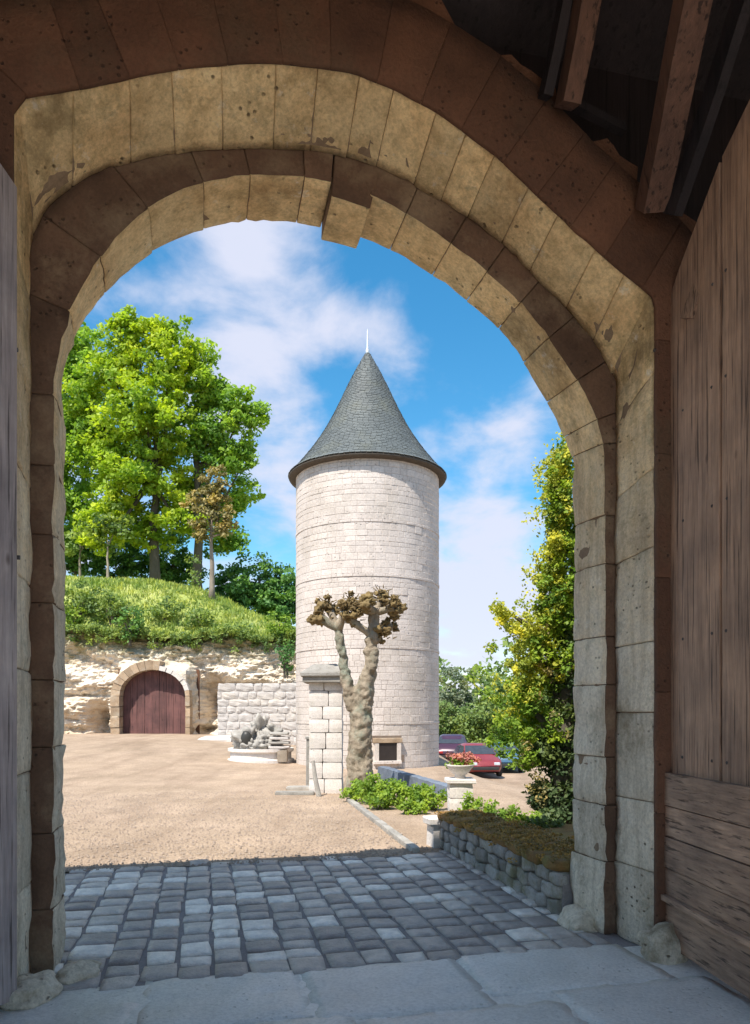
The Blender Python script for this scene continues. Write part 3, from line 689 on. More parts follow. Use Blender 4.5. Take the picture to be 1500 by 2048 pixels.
leaf('gate_leaf', (hx, hy, 0), (.085, -1), 1.9, lambda k: 4.28 + .55 * (1 - math.exp(-k / .55)) + .18 * k, [.13, .63, 1.10, 1.62, 1.95], (M['wood_r'],), 'brown plank gate leaf on the right with tall upright boards and plank foot',
     rails=[(.98, 1.19, .05, M['wood_rh']), (.78, .972, .044, M['wood_rh']), (.575, .772, .05, M['wood_rh']), (.40, .568, .042, M['wood_rh']), (.36, .395, .075, M['wood_rh']), (.07, .355, .04, M['wood_rh'])], side=-1)
leaf('gate_leaf', (-1.945, 3.95, 0), (-.35, -1), 1.7, lambda k: 4.40 + .5 * k, [.12, .42, .8, 1.2, 1.6], (M['wood_l'],), 'grey weathered gate leaf at the left edge beside the jamb',
     rails=[(.30, .38, -.05, M['wood_l']), (.06, .29, -.04, M['wood_l']), (2.3, 2.45, -.05, M['wood_l'])], side=1)

# guard stone and broken stones at the feet of the jambs
def boulder(name, c, r, mat, seed, amp=.3, sub=3, parent=None, **k):
    bm = bmesh.new(); bmesh.ops.create_icosphere(bm, subdivisions=sub, radius=1)
    for v in bm.verts:
        p = v.co.copy(); q = 1 + amp * noise.noise(p * 1.6 + Vector((seed, 0, 0))) + amp * .35 * noise.noise(p * 3.4 + Vector((0, seed, 0)))
        v.co = Vector((p.x * r[0] * q + c[0], p.y * r[1] * q + c[1], p.z * r[2] * q + c[2]))
    me = bpy.data.meshes.new(name); bm.to_mesh(me); bm.free(); me.polygons.foreach_set('use_smooth', [True] * len(me.polygons))
    return mobj(name, me, mat, parent, **k)
p = g2w(2.87, 4.22, .07)
boulder('guard_stone', p, (.15, .13, .15), M['jamb'], 3, .3, 4, label='rounded pale guard stone at the foot of the right jamb', cat='guard stone')
p = g2w(2.72, 5.02, .03); boulder('rubble_stone', p, (.15, .2, .11), M['jamb'], 9, .26, 4, label='broken stone lump between right jamb and cobbles', cat='stone')
p = g2w(-.93, 4.42, .04); boulder('rubble_stone', p, (.14, .2, .09), M['jamb'], 12, .26, 4, label='rough stone lump at the foot of the left jamb', cat='stone')
p = g2w(-.74, 4.72, .02); boulder('rubble_stone', p, (.12, .16, .06), M['jamb'], 15, .26, 4, label='low grey stone lump beside the left jamb nearest the cobbles', cat='stone')

# ------------------------------------------------------------------ low parapet wall along the right of the passage
par = empty('parapet_wall', g2w(2.72, 6.5, 0), label='low rubble parapet wall with mossy brown top beside the cobbles', cat='wall')
g = Geo(); PU = 2.66
gbox(g, PU + .03, PU + .42, S3 + .02, 8.13, -.05, .33); g.build('wall_core', M['bed'], par)
for layer in range(3):
    s = S3 + .03
    while s < 8.12:
        L = random.uniform(.16, .34); e = min(s + L, 8.16); h0 = .005 + layer * .118; hh = .112
        if e - s > .05:
            me = rough_box('stone', g2w(PU + .06, (s + e) / 2, h0 + hh / 2), (.15, e - s - .014, hh), rz=GA, cuts=3, amp=.03, seed=s * 3, rnd=.35)
            me.polygons.foreach_set('use_smooth', [True] * len(me.polygons)); mobj('stone', me, M['gravelwall'], par)
        s += L
for layer in range(3):
    for k in range(2):
        me = rough_box('stone', g2w(PU + .14 + .2 * k, 8.15, .06 + layer * .118), (.19, .12, .112), rz=GA, cuts=3, amp=.02, seed=k * 3 + layer, rnd=.8); mobj('stone', me, M['gravelwall'], par)
s = S3 + .03
while s < 8.15:
    L = random.uniform(.28, .48); e = min(s + L, 8.2)
    if e - s > .1:
        me = rough_box('coping_stone', g2w(PU + .24, (s + e) / 2, .385), (.54 + random.uniform(-.03, .03), e - s - .012, .09), rz=GA, cuts=4, amp=.022, seed=s * 2, rnd=.5)
        me.polygons.foreach_set('use_smooth', [True] * len(me.polygons)); mobj('coping_stone', me, M['moss'], par)
    s += L
cl = [tuple(g2w(PU + .24 + random.gauss(0, .17), random.uniform(S3 + .05, 8.1), .425 + random.uniform(-.01, .02))) for _ in range(520)]
leaves('moss', cl, .05, 26, .022, M['mossleaf'], par, flat=.45, seed=301, kind='stuff')
# bank of earth behind the parapet and its pale end coping
g = Geo(); gbox(g, PU + .45, PU + 3.4, S3 + .02, 7.9, -.06, .27); g.build('earth_bank', M['moss'], par)
g = Geo(); w = g2w(PU + .3, 8.32, .30); g.box(w, (.85, .30, .09), GA, .01, .015); g.build('end_coping', M['whitestone'], par)
g = Geo(); w = g2w(PU + .3, 8.32, .12); g.box(w, (.75, .24, .28), GA, .008, .012); g.build('end_block', M['whitestone'], par)

# kerb between the drive and the gravel patch
kerb = empty('kerb', (-.1, 10.6, 0), label='pale stone kerb running from the cobbles towards the pillar', cat='kerb')
a = Vector((.46, 8.28, 0)); b = Vector((-.46, 13.0, 0)); n = 11
for k in range(n):
    p = a + (b - a) * (k + .5) / n; me = rough_box('kerb_stone', (p.x, p.y, .018), (.10, (b - a).length / n - .012, .08), rz=math.atan2((b - a).y, (b - a).x) - math.pi / 2, cuts=2, amp=.006, seed=k)
    mobj('kerb_stone', me, M['greystone'], kerb)

# ------------------------------------------------------------------ the round tower
TX, TY, TR, TZ = at(735, 0, 22).x, 22.0, 2.11, 8.42
tower = empty('round_tower', (TX, TY, 0), label='pale round stone tower with a grey conical slate roof', cat='tower')
g = Geo(); g.lathe((TX, TY, 0), [(TR - .0035, -.4), (TR - .0035, TZ + .1)], 96); 
mobj('tower_core', g.mesh('tower_core', True), M['towerjoint'], tower)
stones = []
z = -.3; ci = 0
WIN = (.30, .18, 1.02)
while z < TZ - .02:
    h = random.uniform(.12, .21); 
    if ci in (9, 22, 35, 44): h = .08
    h = min(h, TZ - z); t = random.random() * .2; full = t + 2 * math.pi
    while t < full - .02:
        w = random.uniform(.13, .36) / TR; w = min(w, full - t)
        if full - t - w < .05: w = full - t
        stones.append((t, t + w, z, z + h, ci)); t += w
    z += h; ci += 1
def stone_patch(t0, t1, z0, z1, seed, out=0):
    g_ = .0028; a0, a1 = t0 + g_ / TR, t1 - g_ / TR; b0, b1 = z0 + g_, z1 - g_; v = []; f = []; n = 3; r = random.uniform(-.005, .008) * (1 if random.random() < .25 else .3) + out
    for (rr, e) in ((TR - .03, 0), (TR + r - .004, 0), (TR + r + .003, .008)):
        ring_ = []
        for k in range(n + 1): ring_.append((a0 + e / TR + (a1 - a0 - 2 * e / TR) * k / n, b0 + e))
        for k in range(n + 1): ring_.append((a1 - e / TR - (a1 - a0 - 2 * e / TR) * k / n, b1 - e))
        for (a, b) in ring_:
            q = rr + (.004 * nz((a * 7, b * 5, seed), 1) if rr > TR - .02 else 0); v.append((TX + q * math.cos(a), TY + q * math.sin(a), b))
    m = 2 * (n + 1)
    for l in range(2):
        for k in range(m): a = l * m + k; b = l * m + (k + 1) % m; f.append((a, b, b + m, a + m))
    o = 2 * m
    for k in range(n): f.append((o + k, o + k + 1, o + m - 2 - k, o + m - 1 - k))
    return v, f
wa = math.atan2(at(776, 0, 19.9).y - TY, at(776, 0, 19.9).x - TX); wz0, wz1 = .24, .72
def inwin(t0, t1, z0, z1):
    c = ((t0 + t1) / 2 - wa + math.pi) % (2 * math.pi) - math.pi
    return abs(c) < .17 and z1 > wz0 - .02 and z0 < wz1 + .02
def vis(s_):
    a = (s_[0] + s_[1]) / 2; area = (s_[1] - s_[0]) * TR * (s_[3] - s_[2]); nrm = -(math.sin(a) * 1.0)
    return -area * max(0, nrm) if not inwin(*s_[:4]) else 1
stones.sort(key=vis); rest = Geo()
for k, s_ in enumerate(stones):
    if inwin(*s_[:4]): continue
    v, f = stone_patch(*s_[:4], seed=k * .7, out=.014 if s_[4] in (9, 22, 35, 44) else 0)
    if k < 295: mobj('stone', pyd('stone', v, f), M['tower'], tower)
    else: rest.add(v, f)
rest.build('stonework', M['tower'], tower, kind='stuff')
# window low in the wall
g = Geo(); cx, cy = TX + (TR + .0) * math.cos(wa), TY + (TR + .0) * math.sin(wa); rz = wa + math.pi / 2
wdx, wdy = math.cos(rz), math.sin(rz)
for sd in (-1, 1): g.box((cx + sd * .31 * wdx, cy + sd * .31 * wdy, (wz0 + wz1) / 2 - .02), (.11, .16, wz1 - wz0 + .02), rz)
g.box((cx, cy, wz0 - .05), (.76, .2, .09), rz, 0, .01)
wf = g.build('window', M['tower'], tower)
g = Geo(); g.box((cx, cy, wz1 + .06), (.80, .18, .13), rz, 0, .01); g.build('lintel', M['orange'], wf)
g = Geo(); g.box((cx - .0 * wdx, cy, (wz0 + wz1) / 2), (.52, .10, wz1 - wz0), rz); g.build('pane', plain('dark_glass', (.03, .025, .025), .2), wf)
# roof
RE = 2.33; RZ0 = TZ + .02; APX = at(735, 706, 22).z
def roof_r(q): return RE * (1 - q) * (1 - .16 * math.sin(math.pi * min(1, q)) ) + .05 * q
g = Geo(); g.lathe((TX, TY, 0), [(TR - .1, TZ - .06), (TR + .10, TZ - .05), (RE - .02, RZ0 - .045), (RE, RZ0 - .015), (RE - .03, RZ0 + .02)] + [(max(.03, roof_r(q / 12) - .03), RZ0 + (APX - RZ0) * q / 12) for q in range(1, 13)], 72)
rf = mobj('roof', g.mesh('roof', True), plain('dark_eaves', (.085, .07, .055), .9), tower)
g = Geo(); rows = 62
for r in range(rows):
    q0 = r / rows; q1 = (r + 1.2) / rows
    n = max(9, int(2 * math.pi * roof_r(q0) / .15)); off = random.random()
    for k in range(n):
        t0 = (k + off + .03) / n * 2 * math.pi; t1 = (k + off + .97) / n * 2 * math.pi; jit = random.uniform(0, .006); dz = random.uniform(-.006, .006); v = []
        for (q, o) in ((q0, .016 + jit), (min(1, q1), .004)):
            for t in (t0, t1):
                rr = roof_r(min(.999, q)) + o; v.append((TX + rr * math.cos(t), TY + rr * math.sin(t), RZ0 + (APX - RZ0) * min(1, q) + (dz if o > .01 else 0) + (.03 if r == 0 else 0)))
        for i_ in (0, 1): p = v[i_]; v.append((p[0] + (TX - p[0]) * .012, p[1] + (TY - p[1]) * .012, p[2] - .006))
        g.add(v, [(0, 1, 3, 2), (4, 5, 1, 0)])
g.build('slates', M['slate'], rf, kind='stuff')
g = Geo(); g.lathe((TX, TY, APX - .28), [(.13, 0), (.09, .14), (.05, .30), (.06, .36), (.025, .42), (.02, .85), (.004, 1.0)], 10); g.build('finial', M['lead'], tower, smooth=True)

# ------------------------------------------------------------------ cliff, cave door, hillside
CY = 32.0; zg = ground(-9.5, CY)
def cliff_top(x): 
    return 4.9 + .5 * nz((x * .5, 0, 0), 1) + .3 * nz((x * 1.9, 4, 0), 1) + .25 * sm((-x - 9) / 5)
dcx = at(306, 0, CY).x; dw = (at(372, 0, CY).x - at(241, 0, CY).x) / 2; dtop = at(0, 1340, CY).z; dspr = at(0, 1392, CY).z; dbot = .50
def in_open(x, z, grow=0.0):
    w = dw + grow; h = dtop + grow
    if abs(x - dcx) > w: return False
    e = abs(x - dcx) / w; return z < dspr + (h - dspr) * math.sqrt(max(0, 1 - e * e))
hollows = [(at(185, 1435, CY), .45, .8, 1.0), (at(412, 1410, CY), .5, 1.2, 1.2), (at(395, 1460, CY), .9, .25, .7), (at(160, 1390, CY), 1.0, .12, .35), (at(200, 1465, CY), .6, .25, .6), (at(345, 1265, CY), 1.4, .18, .35), (at(480, 1370, CY), 1.5, .2, .5)]
X0, X1 = -24.0, 1.2; nxx = 330; nzz = 90; v = []; f = []
for j in range(nzz + 1):
    for i in range(nxx + 1):
        x = X0 + (X1 - X0) * i / nxx; zt = cliff_top(x); z = -.3 + (zt + .3) * j / nzz
        d = .55 * nz((x * .45, z * .9, 0), 1) + .30 * nz((x * 1.3, z * 2.6, 2), 1) + .16 * nz((x * 3, z * 9, 5), 1) + .13 * nz((x * 7, z * 9, 9), 1)
        stp = .12 * (math.floor(z * 1.5 + .6 * nz((x * .4, 0, 0), 1)) % 2)
        y = CY + .35 + d + stp * .6 + (z / 5) * .7
        for (c, rx, rz_, dep) in hollows:
            e = ((x - c.x) / rx) ** 2 + ((z - c.z) / rz_) ** 2; y += 1.7 * dep * math.exp(-e * 1.6)
        k = max(0, 1 - max(0, abs(x - dcx) - dw) / .38) * max(0, 1 - max(0, z - dtop) / .4)
        y = y * (1 - k) + (CY + .05) * k
        v.append((x, y, z))
for j in range(nzz):
    for i in range(nxx):
        a = j * (nxx + 1) + i; c = [(v[q][0], v[q][2]) for q in (a, a + 1, a + nxx + 2, a + nxx + 1)]
        if all(in_open(x, z, .05) for x, z in c): continue
        f.append((a, a + 1, a + nxx + 2, a + nxx + 1))
cliff = mobj('rock_cliff', pyd('rock_cliff', v, f), M['cliff'], kind='structure')
# cave entrance: ochre surround stones and plum wooden door
cave = empty('cave_door', (dcx, CY, dbot), label='arched plum brown wooden door in an ochre stone surround in the rock face', cat='door')
def arc(n, w, h): # points of the opening edge from left foot over the top to the right foot
    pts = [(dcx - w, dbot - .1 + (dspr - dbot + .1) * k / 4) for k in range(4)]
    pts += [(dcx - w * math.cos(math.pi * k / n), dspr + (h - dspr) * math.sin(math.pi * k / n)) for k in range(n + 1)]
    return pts + [(dcx + w, dbot - .1 + (dspr - dbot + .1) * k / 4) for k in range(3, -1, -1)]
A = arc(16, dw, dtop); B = arc(16, dw + .40, dtop + .42)
for k in range(0, len(A) - 1):
    dx = (.24 if (A[k][0] + A[k + 1][0]) / 2 > dcx + .2 else 0)
    g = Geo(); q = [A[k], A[k + 1], B[k + 1], B[k]]; c = (sum(p[0] for p in q) / 4, sum(p[1] for p in q) / 4)
    if dx: q = [A[k], A[k + 1], tuple((a_ + b_) / 2 for a_, b_ in zip(A[k + 1], B[k + 1])), tuple((a_ + b_) / 2 for a_, b_ in zip(A[k], B[k]))]
    c = (sum(p[0] for p in q) / 4, sum(p[1] for p in q) / 4); q = [(c[0] + (p[0] - c[0]) * .95, c[1] + (p[1] - c[1]) * .95) for p in q]; y0 = CY - .06 - random.uniform(0, .07)
    g.add([(p[0], y0, p[1]) for p in q] + [(p[0], CY + .9, p[1]) for p in q], [(0, 1, 2, 3), (0, 4, 5, 1), (1, 5, 6, 2), (2, 6, 7, 3), (3, 7, 4, 0)])
    mobj('surround_stone', fixn(g.mesh('surround_stone')), M['orange'] if not dx or k > 18 else M['whitestone'], cave)
nb = 9
for k in range(nb):
    x0 = dcx - dw + 2 * dw * k / nb + .005; x1 = dcx - dw + 2 * dw * (k + 1) / nb - .005; 
    def ht(x): e = min(1, abs(x - dcx) / dw); return dspr + (dtop - dspr) * math.sqrt(1 - e * e)
    xs_ = [x0 + (x1 - x0) * i / 4 for i in range(5)]; v = []; y0 = CY + .38 + random.uniform(-.008, .008)
    for y in (y0, y0 + .06):
        v += [(x, y, dbot - .06) for x in xs_] + [(x, y, ht(x)) for x in xs_]
    f = [(i, i + 1, i + 6, i + 5) for i in range(4)] + [(10 + i, 10 + i + 5, 10 + i + 6, 10 + i + 1) for i in range(4)] + [(5 + i, 6 + i, 16 + i, 15 + i) for i in range(4)] + [(0, 5, 15, 10), (4, 14, 19, 9)]
    mobj('door_board', fixn(pyd('door_board', v, f)), M['door_p'], cave)
g = Geo(); g.box((dcx, CY + .9, 1.6), (3.6, .06, 3.6)); g.build('cave_shadow_wall', M['shade_brown'], cave)

def crest(x):
    P = [(-60, 8.4), (-15.5, 8.25), (-11.25, 8.0), (-9, 7.55), (-7.5, 7.0), (-5.5, 6.2), (-4, 5.6), (-1, 4.6), (.4, 3.2), (1.8, -1.2), (2.4, -2.0), (6, -2.2), (40, -2.2)]
    for (a, za), (b, zb) in zip(P, P[1:]):
        if a <= x <= b: return za + (zb - za) * (x - a) / (b - a)
    return -2.2
HR = [(32.75, 0), (33.2, .10), (34, .32), (35, .60), (36, .83), (37, 1), (38.5, 1.03), (42, 1.05), (50, 1.05), (70, 1.0), (95, .95)]
v = []; f = []; hxs = [X0 - 24 + .5 * i for i in range(0, 112)]
def hill(x, y):
    ct = (cliff_top(x) - .08) if x < X1 else -2.4; cz = crest(x)
    if x > X1: ct = min(ct, cz)
    for (a, qa), (b, qb) in zip(HR, HR[1:]):
        if a <= y <= b: q = qa + (qb - qa) * (y - a) / (b - a); return ct + (cz - ct) * q + .18 * nz((x * .5, y * .5, 1), 1)
    return cz
for (y, q) in HR:
    for x in hxs: v.append((x, y, hill(x, y)))
nh = len(hxs)
for j in range(len(HR) - 1):
    for i in range(nh - 1): a = j * nh + i; f.append((a, a + 1, a + nh + 1, a + nh))
def hillmat():
    m, nt, b = new_mat('dry_grass_bank'); t = tex(nt, .8, 8, .7)
    nt.links.new(ramp(nt, t, [(.3, (.20, .28, .06)), (.55, (.34, .38, .11)), (.75, (.44, .44, .18))]), b.inputs['Base Color']); b.inputs['Roughness'].default_value = 1; bump(nt, b, t, .15); return m
mobj('hillside', pyd('hillside', v, f, True), hillmat(), kind='structure')

# ------------------------------------------------------------------ foliage
def make_tree(name, base, h, blobs, lmat, tmat, tr, label, cat='tree', spacing=.9, crad=.55, per=70, size=.2, seed=1, group=None, lean=0, thr=.5):
    root = empty(name, base, label=label, cat=cat, group=group); B = Vector(base); g = Geo()
    top = Vector((base[0] + lean, base[1], base[2] + h * .62)); n = 7
    g.tube([B + Vector((0, 0, -.2))] + [B + (top - B) * k / n + Vector((random.uniform(-.1, .1) * tr * 3, 0, 0)) for k in range(1, n + 1)], [tr * 1.35] + [tr * (1 - .65 * k / n) for k in range(1, n + 1)], 10)
    for (c, r) in blobs:
        st = B + (top - B) * random.uniform(thr, .95); C_ = Vector(c); mid = (st + C_) / 2 + Vector((random.uniform(-.2, .2), random.uniform(-.2, .2), -.15 * (C_ - st).length))
        g.tube([st, mid, C_], [tr * .42, tr * .28, tr * .08], 6)
    g.build('trunk', tmat, root, smooth=True)
    cl = blob_clumps(blobs, spacing, .25 if size > .24 else .45); rr_ = np.random.default_rng(seed + 900).uniform(.45, 1.35, len(cl)) * crad
    leaves('crown', cl, rr_, per, size, lmat, root, flat=.6, seed=seed)
    return root
def B_(px, py, Y, rpx, ry=None, rz=None):            # a lobe of a crown: centre, radii
    c = at(px, py, Y); r = rpx / F * Y; return ((c.x, c.y, c.z), (r, (ry or .8) * r, (rz or 1) * r))
# big trees on the bank
bigs = [
 ([B_(110, 760, 43, 95), B_(60, 900, 43, 100), B_(150, 700, 43, 70), B_(120, 990, 43, 90), B_(150, 870, 42, 80), B_(90, 1060, 43, 60)], (90, 1150, 43), 'leafy tree partly behind the left jamb on the bank', 3),
 ([B_(280, 690, 41, 72), B_(225, 740, 41, 70), B_(350, 735, 41, 80), B_(290, 830, 40, 95), B_(210, 900, 41, 85), B_(330, 950, 41, 80), B_(240, 1010, 41, 70), B_(340, 660, 41, 40), B_(170, 800, 41, 60), B_(300, 1060, 41, 50), B_(200, 1060, 40, 55), B_(250, 950, 39.5, 60), B_(250, 650, 41, 40), B_(360, 1040, 40, 50)], (310, 1163, 41), 'tallest bright green tree on the bank with a domed crown', 5),
 ([B_(430, 790, 42, 62), B_(480, 840, 42, 60), B_(440, 900, 42, 60), B_(485, 930, 42, 38), B_(380, 860, 42, 60), B_(390, 1000, 43, 70), B_(480, 1000, 43, 45), B_(450, 1080, 43, 50), B_(520, 830, 42, 28), B_(400, 720, 42, 35)], (395, 1180, 42), 'broad green tree on the bank leaning towards the tower', 8)]
for blobs, (bx, by, Y), lab, sd in bigs:
    b = at(bx, by, Y); b.z = hill(b.x, Y) - .1
    h = max(q[0][2] for q in blobs) - b.z
    make_tree('deciduous_tree', b, h, blobs, M['tree'] if sd == 5 else M['tree_b'], M['bark_dark'], .32, lab, spacing=.80, crad=.60, per=70, size=.25, seed=sd, group='trees on the bank')
b = at(423, 1195, 36.5); b.z = hill(b.x, 36.5) - .05
make_tree('young_tree', b, at(0, 930, 36.5).z - b.z, [B_(420, 960, 36.5, 36), B_(400, 1000, 36.5, 34), B_(440, 1010, 36.5, 36), B_(420, 1055, 36.5, 40), B_(450, 1050, 36.5, 25)], M['tree_tan'], M['bark_pale'], .15,
          'slim tree with tan coloured crown and pale straight trunk in front of the green trees', spacing=.62, crad=.34, per=48, size=.18, seed=11, thr=.75)
for i, (px, py, Y, hpx, lab) in enumerate([(215, 1158, 39, 90, 'thin pale trunked tree left of the tall tree on the bank'), (160, 1150, 40, 70, 'thin pale trunked tree nearest the left jamb on the bank')]):
    b = at(px, py, Y); b.z = hill(b.x, Y) - .05; top = at(px, py - hpx - 40, Y)
    make_tree('young_tree', b, top.z - b.z, [B_(px, py - hpx, Y, 38), B_(px + 25, py - hpx - 30, Y, 30)], M['shrub_b'], M['bark_pale'], .09, lab, spacing=.8, crad=.45, per=45, size=.22, seed=21 + i, thr=.8)
# understorey behind the crest
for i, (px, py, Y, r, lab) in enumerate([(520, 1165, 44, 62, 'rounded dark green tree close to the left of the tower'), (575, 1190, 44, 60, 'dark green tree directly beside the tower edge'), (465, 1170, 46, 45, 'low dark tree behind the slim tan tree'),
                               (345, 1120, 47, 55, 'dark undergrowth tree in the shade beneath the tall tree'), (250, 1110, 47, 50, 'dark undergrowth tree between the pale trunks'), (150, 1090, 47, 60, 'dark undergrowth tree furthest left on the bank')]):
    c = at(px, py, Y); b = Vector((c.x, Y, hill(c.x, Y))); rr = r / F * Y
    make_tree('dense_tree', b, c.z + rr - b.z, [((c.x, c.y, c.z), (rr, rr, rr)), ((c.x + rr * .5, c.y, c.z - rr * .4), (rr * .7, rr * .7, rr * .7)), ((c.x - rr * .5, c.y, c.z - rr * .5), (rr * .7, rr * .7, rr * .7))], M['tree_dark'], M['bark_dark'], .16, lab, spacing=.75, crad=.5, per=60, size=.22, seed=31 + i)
# shrubs and grass on the bank
def shrub(px, py, Y, rpx, rypx, mat, lab, seed, per=40, size=.13, name='shrub', spacing=.45, crad=.26, zoff=None, rdepth=.7, group=None, parent=None):
    c = at(px, py, Y); rx = rpx / F * Y; rz_ = rypx / F * Y; root = empty(name, (c.x, c.y, c.z - rz_), label=lab, cat='shrub', group=group)
    cl = blob_clumps([((c.x, c.y, c.z), (rx, rx * rdepth, rz_))], spacing, .35)
    leaves('foliage', cl, crad, per, size, mat, root, seed=seed)
    g = Geo()
    for k in range(5): q = random.choice(cl); g.tube([(c.x + random.uniform(-.1, .1), c.y, c.z - rz_ * 1.05), ((c.x + q[0]) / 2, c.y, c.z), q], [.03, .02, .008], 5)
    g.build('stem', M['bark_dark'], root)
    return root
for i, (px, py, Y, rx, ry, m_, lab) in enumerate([
    (160, 1205, 33.6, 52, 38, 'shrub_b', 'pale green shrub on the bank beside the left jamb'), (225, 1215, 33.5, 48, 36, 'shrub_b', 'pale green shrub above the cave door, left of the hanging dark shrub'),
    (145, 1238, 33.2, 26, 22, 'hedge', 'small yellow green shrub at the rock edge by the left jamb'), (262, 1248, 32.6, 28, 42, 'tree_dark', 'dark ivy like shrub hanging over the rock above the cave door'),
    (330, 1222, 33.8, 42, 22, 'shrub_b', 'low shrub on the bank above the right side of the cave door'), (400, 1238, 33.6, 45, 22, 'shrub_b', 'low olive green shrub in the middle of the bank edge'),
    (470, 1262, 33.1, 40, 18, 'shrub_b', 'low spreading shrub at the rock edge near the grey wall'), (560, 1248, 33, 32, 40, 'hedge', 'bright yellow green shrub beside the tower on the bank'),
    (572, 1310, 32.0, 22, 45, 'tree_dark', 'dark shrub hanging behind the grey wall beside the tower'), (385, 1150, 38, 14, 42, 'shrub_b', 'upright sapling between the trunks on the crest')]):
    shrub(px, py, Y, rx, ry, M[m_], lab, 50 + i, per=34, size=.15, crad=.3, spacing=.5)
cl = []
for _ in range(2600):
    x = random.uniform(-17.5, 1); y = 32.8 + 4.8 * random.random(); cl.append((x, y, hill(x, y) + .06))
leaves('grass', cl, .28, 9, .26, M['grass'], None, flat=.25, seed=77, blade=True, kind='stuff')

cl = []
for _ in range(340):
    x = random.uniform(-18, .8); zt = cliff_top(x); hang = max(0, random.gauss(.0, .32)) * (1 + 1.6 * max(0, nz((x * .8, 2, 0), 1))); cl.append((x, 32.72 - .10 * hang + random.uniform(-.18, .3), zt + .08 - hang * .9))
leaves('trailing_plants', cl, .20, 34, .11, M['shrub_b'], None, flat=.9, seed=78, kind='stuff')

# ------------------------------------------------------------------ grey wall, fountain, pillar, posts
def block_wall(root, x0, x1, y, z0, ztop, mat, th=.35, rowh=.3, lw=(.4, .75), amp=.012):
    z = z0; r = 0
    while z < ztop - .04:
        h = min(rowh * random.uniform(.85, 1.15), ztop - z); x = x0 - (.2 if r % 2 else 0)
        while x < x1 - .02:
            w = random.uniform(*lw); a = max(x, x0); b = min(x + w, x1)
            if b - a > .06:
                me = rough_box('stone', ((a + b) / 2, y, z + h / 2), (b - a - .014, th, h - .014), cuts=3, amp=amp, seed=a + z, rnd=.3); mobj('stone', me, mat, root)
            x += w
        z += h; r += 1
gw = empty('retaining_wall', (-4.6, 30, 0), label='grey weathered stone wall between the rock face and the tower', cat='wall')
xa, xb = at(437, 0, 30).x, at(640, 0, 30).x
block_wall(gw, xa, xb, 30, -.1, at(0, 1366, 30).z, M['greyrender'], th=.5, rowh=.30, lw=(.3, .8), amp=.03)
g = Geo(); g.box(((xa + xb) / 2, 30.02, 1.2), (xb - xa - .04, .47, 2.7)); g.build('wall_core', M['greyrender'], gw)
g = Geo(); g.box((xa + .1, 29.2, .3), (1.3, 1.2, .5), 0, .05, .08); 
mobj('buttress', g.mesh('buttress'), M['greyrender'], gw)

FY = 22.0; fx = at(522, 0, FY).x; fz = ground(fx, FY)
ft = empty('fountain', (fx, FY, fz), label='round white fountain basin with grey rockwork and a dark niche', cat='fountain')
g = Geo(); g.lathe((fx, FY, fz - .05), [(.98, 0), (.98, .10), (.90, .13), (.90, .30), (.97, .34), (.97, .42), (.84, .42), (.82, .34)], 36); g.build('basin', M['whitestone'], ft, smooth=False)
rocks = [(-.45, -.2, .62, .30, .32), (-.12, .1, .85, .30, .42), (.15, -.1, .55, .32, .26), (-.55, .25, .5, .28, .2), (.42, -.05, .50, .26, .2), (.02, -.35, .48, .24, .18), (.3, .3, .75, .3, .3), (-.3, -.42, .44, .2, .14)]
for i, (dx, dy, dz, r, rz_) in enumerate(rocks):
    boulder('rock', (fx + dx * .9, FY + dy, fz + dz), (r, r * .9, rz_), M['greystone'], i * 2.3, .95, 4, ft)
g = Geo(); g.lathe((0, 0, 0), [(.16, 0), (.17, .05), (.15, .06)], 16)
n_ = boulder('niche', (fx - .36, FY - .46, fz + .66), (.17, .10, .25), plain('niche_shade', (.03, .03, .025), .5), 2, .2, 2, ft)  # convex lump coloured near-black to stand for a shaded hollow
for k in range(4):
    me = rough_box('slab', (fx + .62, FY - .5, fz + .42 + k * .13), (.62 - .03 * k, .5, .075), cuts=2, amp=.02, seed=k); mobj('slab', me, M['greystone'] if k % 2 else M['greyrender'], ft)
me = rough_box('plinth_block', (fx + .72, FY - .6, fz + .17), (.28, .4, .34), cuts=2, amp=.02, seed=8); mobj('plinth_block', me, M['bark_pale'], ft)

PY = 14.5; px0 = at(655, 0, PY).x; pz = 0
pil = empty('stone_pillar', (px0, PY, 0), label='square white stone gate pillar with mossy grey cap in front of the tower', cat='pillar')
z = -.03; r = 0; ptop = at(0, 1366, PY).z
while z < ptop - .03:
    h = min(random.uniform(.24, .32), ptop - z)
    sp = random.uniform(-.12, .12)
    for (a, b) in ((-.34, sp), (sp, .30)):
        me = rough_box('stone', (px0 + (a + b) / 2, PY, z + h / 2), (b - a - .004, .62, h - .004), cuts=2, amp=.005, seed=z * 5 + a, rnd=.15); mobj('stone', me, M['whitestone'], pil)
    z += h
g = Geo(); g.box((px0 - .03, PY, ptop + .05), (.84, .84, .12), 0, .006, .02); g.box((px0 - .03, PY, ptop + .15), (.92, .92, .09), 0, .006, .02)
g.add([(px0 - .03 + a * q, PY + b * q, zz_) for (q, zz_) in ((.44, ptop + .195), (.22, ptop + .36)) for (a, b) in ((-1, -1), (1, -1), (1, 1), (-1, 1))], [(0, 1, 5, 4), (1, 2, 6, 5), (2, 3, 7, 6), (3, 0, 4, 7), (4, 5, 6, 7)])
g.build('cap', M['greystone'], pil)

